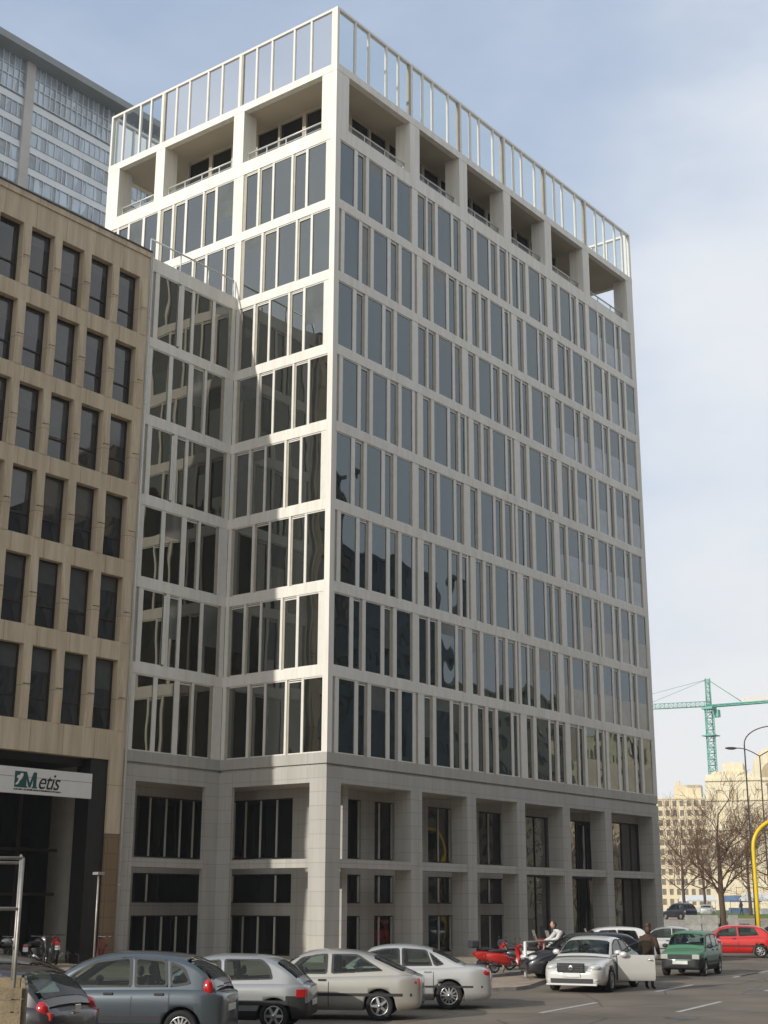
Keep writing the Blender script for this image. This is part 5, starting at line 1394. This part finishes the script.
# ================================================================== PEOPLE
def person(label, P, rz, H, top, bottom, hair, pose='stand', coat_long=False, face_c='skin'):
    r = thing('person', label, 'person', P, rz, 'people in the street')
    s = H / 1.75
    bent = pose == 'bend'; walk = pose == 'walk'
    hip = Vector((0, 0, .93)); ch = Vector((.04 if not bent else .28, 0, 1.32 if not bent else 1.22)); nk = Vector((.05 if not bent else .42, 0, 1.5 if not bent else 1.34)); hd = nk + Vector((.03 if not bent else .10, 0, .15 if not bent else .10))
    V = [hip, ch, nk, hd]; E = [(0, 1), (1, 2), (2, 3)]; R = [(.15, .13), (.17, .13), (.06, .06), (.055, .06)]
    def add(par, pts, rads):
        i = par
        for p, q in zip(pts, rads): V.append(Vector(p)); R.append((q, q)); E.append((i, len(V) - 1)); i = len(V) - 1
    st = .2 if walk else .03
    for sgn in (1, -1):
        add(0, [(0, .10 * sgn, .86), (st * sgn * .6, .10 * sgn, .48), (st * sgn - .02, .10 * sgn, .09), (st * sgn + .15, .11 * sgn, .035)], [.10, .068, .045, .035])
        if bent: arm = [(.30, .19 * sgn, 1.26), (.52, .22 * sgn, 1.05), (.75, .17 * sgn, .98), (.83, .15 * sgn, .97)]
        elif walk: arm = [(.04, .2 * sgn, 1.42), (-.1 * sgn, .25 * sgn, 1.15), (-.05 * sgn + .1, .24 * sgn, .92), (-.05 * sgn + .13, .24 * sgn, .84)]
        else: arm = [(.04, .20 * sgn, 1.42), (.05, .26 * sgn, 1.14), (.22, .22 * sgn, .98), (.3, .2 * sgn, .97)]
        add(1, arm, [.065, .048, .035, .03])
    me = bpy.data.meshes.new('body'); me.from_pydata([v * s for v in V], E, []); o = bpy.data.objects.new('body', me); col.objects.link(o); o.parent = r
    md = o.modifiers.new('skin', 'SKIN'); md.use_smooth_shade = True
    for i, (a, b) in enumerate(R): me.skin_vertices[0].data[i].radius = (a * s, b * s)
    me.skin_vertices[0].data[0].use_root = True
    sb = o.modifiers.new('sub', 'SUBSURF'); sb.levels = 1; sb.render_levels = 1
    me.materials.append(M[bottom])
    hc = hd * s
    m = MB(); m.ell(hc + Vector((.01, 0, .06)) * s, (.095 * s, .075 * s, .12 * s), face_c); m.ell(hc + Vector((.105, 0, .05)) * s, (.02 * s, .014 * s, .025 * s), face_c, 8, 6)
    for sg in (1, -1): m.ell(hc + Vector((.088, .03 * sg, .075)) * s, (.012 * s, .012 * s, .008 * s), 'hair', 6, 4); m.ell(hc + Vector((0, .077 * sg, .055)) * s, (.02 * s, .01 * s, .03 * s), face_c, 8, 6)
    m.box((hc.x + .09 * s), (hc.x + .098 * s), hc.y - .02 * s, hc.y + .02 * s, hc.z + .005 * s, hc.z + .013 * s, 'lampred'); m.build('head', r)
    m = MB(); m.ell(hc + Vector((-.025, 0, .085)) * s, (.105 * s, .09 * s, .11 * s), hair)
    if coat_long: m.ell(hc + Vector((-.055, 0, -.03)) * s, (.075 * s, .10 * s, .15 * s), hair)
    m.build('hair', r)
    # jacket: tapered shell over torso and arms
    m = MB(); rows = []
    prof = [(.80 if not coat_long else .55, .19, .16), (.95, .18, .145), (1.15, .175, .13), (1.32, .205, .135), (1.43, .19, .115), (1.50, .09, .08)]
    for z, wy, wx in prof:
        cx = .0 if not bent else max(0, (z - .93)) * .75; zz = z if not bent else .93 + (z - .93) * .75
        if bent and z < .93: zz = z
        rows.append([((cx + wx * math.cos(t)) * s, wy * math.sin(t) * s, zz * s) for t in [2 * PI * i / 14 for i in range(14)]])
    m.grid(rows, top, True, True)
    for sgn in (1, -1):
        if bent: arm = [(.32, .17 * sgn, 1.27), (.52, .22 * sgn, 1.05), (.75, .17 * sgn, .98)]
        elif walk: arm = [(.02, .17 * sgn, 1.42), (-.1 * sgn, .25 * sgn, 1.15), (-.05 * sgn + .1, .24 * sgn, .92)]
        else: arm = [(.02, .17 * sgn, 1.42), (.05, .26 * sgn, 1.14), (.22, .22 * sgn, .98)]
        m.tube([Vector(p) * s for p in arm], [.085 * s, .068 * s, .05 * s], top, 10)
    m.build('jacket', r)
    # hands
    for sgn in (1, -1):
        e = Vector((.83, .15 * sgn, .97)) if bent else (Vector((-.05 * sgn + .13, .24 * sgn, .84)) if walk else Vector((.3, .2 * sgn, .97)))
        dirv = Vector((1, 0, -.15)).normalized() if not walk else Vector((.1, 0, -1)).normalized()
        m = MB(); m.ell(e * s, (.045 * s, .035 * s, .03 * s), face_c, 8, 6)
        for k2 in range(4):
            o2 = Vector((0, (k2 - 1.5) * .018, 0)); ln = (.07, .08, .075, .06)[k2]
            m.tube([(e + o2) * s, (e + o2 + dirv * ln * .6) * s, (e + o2 + dirv * ln + Vector((-.0, 0, -.02))) * s], .009 * s, face_c, 5)
        m.tube([e * s, (e + Vector((.02, -.035 * sgn, .01))) * s, (e + Vector((.05, -.045 * sgn, 0))) * s], .01 * s, face_c, 5); m.build('hand', r)
    return r
P = gnd(646, 42.4, .0)
person('person in brown coat with long brown hair standing behind the open car door', (P.x, P.y, .0), hdg(85), 1.78, 'brownfur', 'darkcloth', 'hair', 'stand', True)
P = gnd(566, 50.5, .12)
person('person in white jacket leaning over the parked scooters', (P.x, P.y, .12), hdg(300), 1.80, 'whitecloth', 'darkcloth', 'hair', 'bend')
P = gnd(741, 172, 1.15)
person('distant person in dark clothes walking across the lawn', (P.x, P.y, 1.15), hdg(-40), 1.75, 'darkcloth', 'darkcloth', 'hair', 'walk')
# ================================================================== LIGHT
SUN = Vector((-1, .116, 0)).normalized(); EL = math.radians(22)
SUN = Vector((SUN.x * math.cos(EL), SUN.y * math.cos(EL), math.sin(EL)))
ld = bpy.data.lights.new('sun', 'SUN'); ld.energy = 3.5; ld.angle = math.radians(.55); ld.color = (1, .95, .86)
lo = bpy.data.objects.new('sun', ld); col.objects.link(lo); lo.rotation_euler = (-SUN).to_track_quat('-Z', 'Y').to_euler()
w = bpy.data.worlds.new('World'); sc.world = w; w.use_nodes = True; nt = w.node_tree
N = nt.nodes.new; L = nt.links.new
bg = nt.nodes['Background']; SKY_S = .12
sky = N('ShaderNodeTexSky'); sky.sky_type = 'NISHITA'; sky.sun_disc = False; sky.sun_elevation = EL
sky.sun_rotation = math.atan2(SUN.x, SUN.y)
sky.air_density = 1.1; sky.dust_density = 1.8; sky.ozone_density = 1.2; sky.altitude = 100
tc = N('ShaderNodeTexCoord')
mp = N('ShaderNodeMapping'); mp.inputs['Scale'].default_value = (1.1, 1.1, 2.6); mp.inputs['Location'].default_value = (3.1, 1.7, .4); L(tc.outputs['Generated'], mp.inputs[0])
no = N('ShaderNodeTexNoise'); no.inputs['Scale'].default_value = 1.5; no.inputs['Detail'].default_value = 7; no.inputs['Roughness'].default_value = .52
L(mp.outputs[0], no.inputs['Vector'])
# high thin cloud thickens towards the east (right of the picture) and the horizon
dp = N('ShaderNodeVectorMath'); dp.operation = 'DOT_PRODUCT'; L(tc.outputs['Generated'], dp.inputs[0]); dp.inputs[1].default_value = (.62, -.40, -.62)
ad = N('ShaderNodeMath'); ad.operation = 'MULTIPLY_ADD'; L(dp.outputs['Value'], ad.inputs[0]); ad.inputs[1].default_value = 1.0
sw = N('ShaderNodeSeparateXYZ'); L(tc.outputs['Generated'], sw.inputs[0])      # unseen western veil, added so the side glass mirrors a brighter sky
wm = N('ShaderNodeMapRange'); L(sw.outputs['X'], wm.inputs[0]); wm.inputs[1].default_value = .1; wm.inputs[2].default_value = -.8; wm.inputs[3].default_value = 0; wm.inputs[4].default_value = 1.1
aw = N('ShaderNodeMath'); aw.operation = 'ADD'; nm_ = N('ShaderNodeMath'); nm_.operation = 'MULTIPLY_ADD'; L(no.outputs['Fac'], nm_.inputs[0]); nm_.inputs[1].default_value = 1.7; nm_.inputs[2].default_value = -.28; L(nm_.outputs[0], aw.inputs[0]); L(wm.outputs[0], aw.inputs[1]); L(aw.outputs[0], ad.inputs[2])
rp = N('ShaderNodeValToRGB'); rp.color_ramp.elements[0].position = .18; rp.color_ramp.elements[1].position = .78
rp.color_ramp.elements[0].color = (.62, .62, .62, 1); rp.color_ramp.elements[1].color = (.96, .96, .96, 1)
rp.color_ramp.interpolation = 'EASE'
L(ad.outputs[0], rp.inputs[0])
mx = N('ShaderNodeMix'); mx.data_type = 'RGBA'; L(rp.outputs[0], mx.inputs[0]); L(sky.outputs[0], mx.inputs[6])
cl = N('ShaderNodeValToRGB'); cl.color_ramp.elements[0].position = .2; cl.color_ramp.elements[1].position = .9
cl.color_ramp.elements[0].color = (.53, .66, .87, 1); cl.color_ramp.elements[1].color = (.93, .94, .95, 1)
L(ad.outputs[0], cl.inputs[0])
sc_ = N('ShaderNodeVectorMath'); sc_.operation = 'SCALE'; sc_.inputs['Scale'].default_value = 1 / SKY_S; L(cl.outputs[0], sc_.inputs[0])
L(sc_.outputs[0], mx.inputs[7])
L(mx.outputs[2], bg.inputs[0]); bg.inputs[1].default_value = SKY_S

vs = sc.view_settings; vs.view_transform = 'Standard'; vs.look = 'None'; vs.exposure = 0; vs.gamma = 1; vs.use_curve_mapping = False
sc.render.resolution_x = 768; sc.render.resolution_y = 1024

# ================================================================== AIR
m = MB(); m.box(-90, 640, -300, 700, -1, 135, 'clear')
hz = m.build('haze'); hz.data.materials.clear()
hm = bpy.data.materials.new('haze_air'); hm.use_nodes = True; hn = hm.node_tree
hn.nodes.remove(hn.nodes['Principled BSDF'])
pv = hn.nodes.new('ShaderNodeVolumePrincipled'); pv.inputs['Color'].default_value = (.90, .94, 1, 1); pv.inputs['Density'].default_value = .00028; pv.inputs['Anisotropy'].default_value = .1
hn.links.new(pv.outputs[0], hn.nodes['Material Output'].inputs['Volume'])
hz.data.materials.append(hm); tag(hz, 'thin pale winter haze over the street', 'haze', kind='stuff')
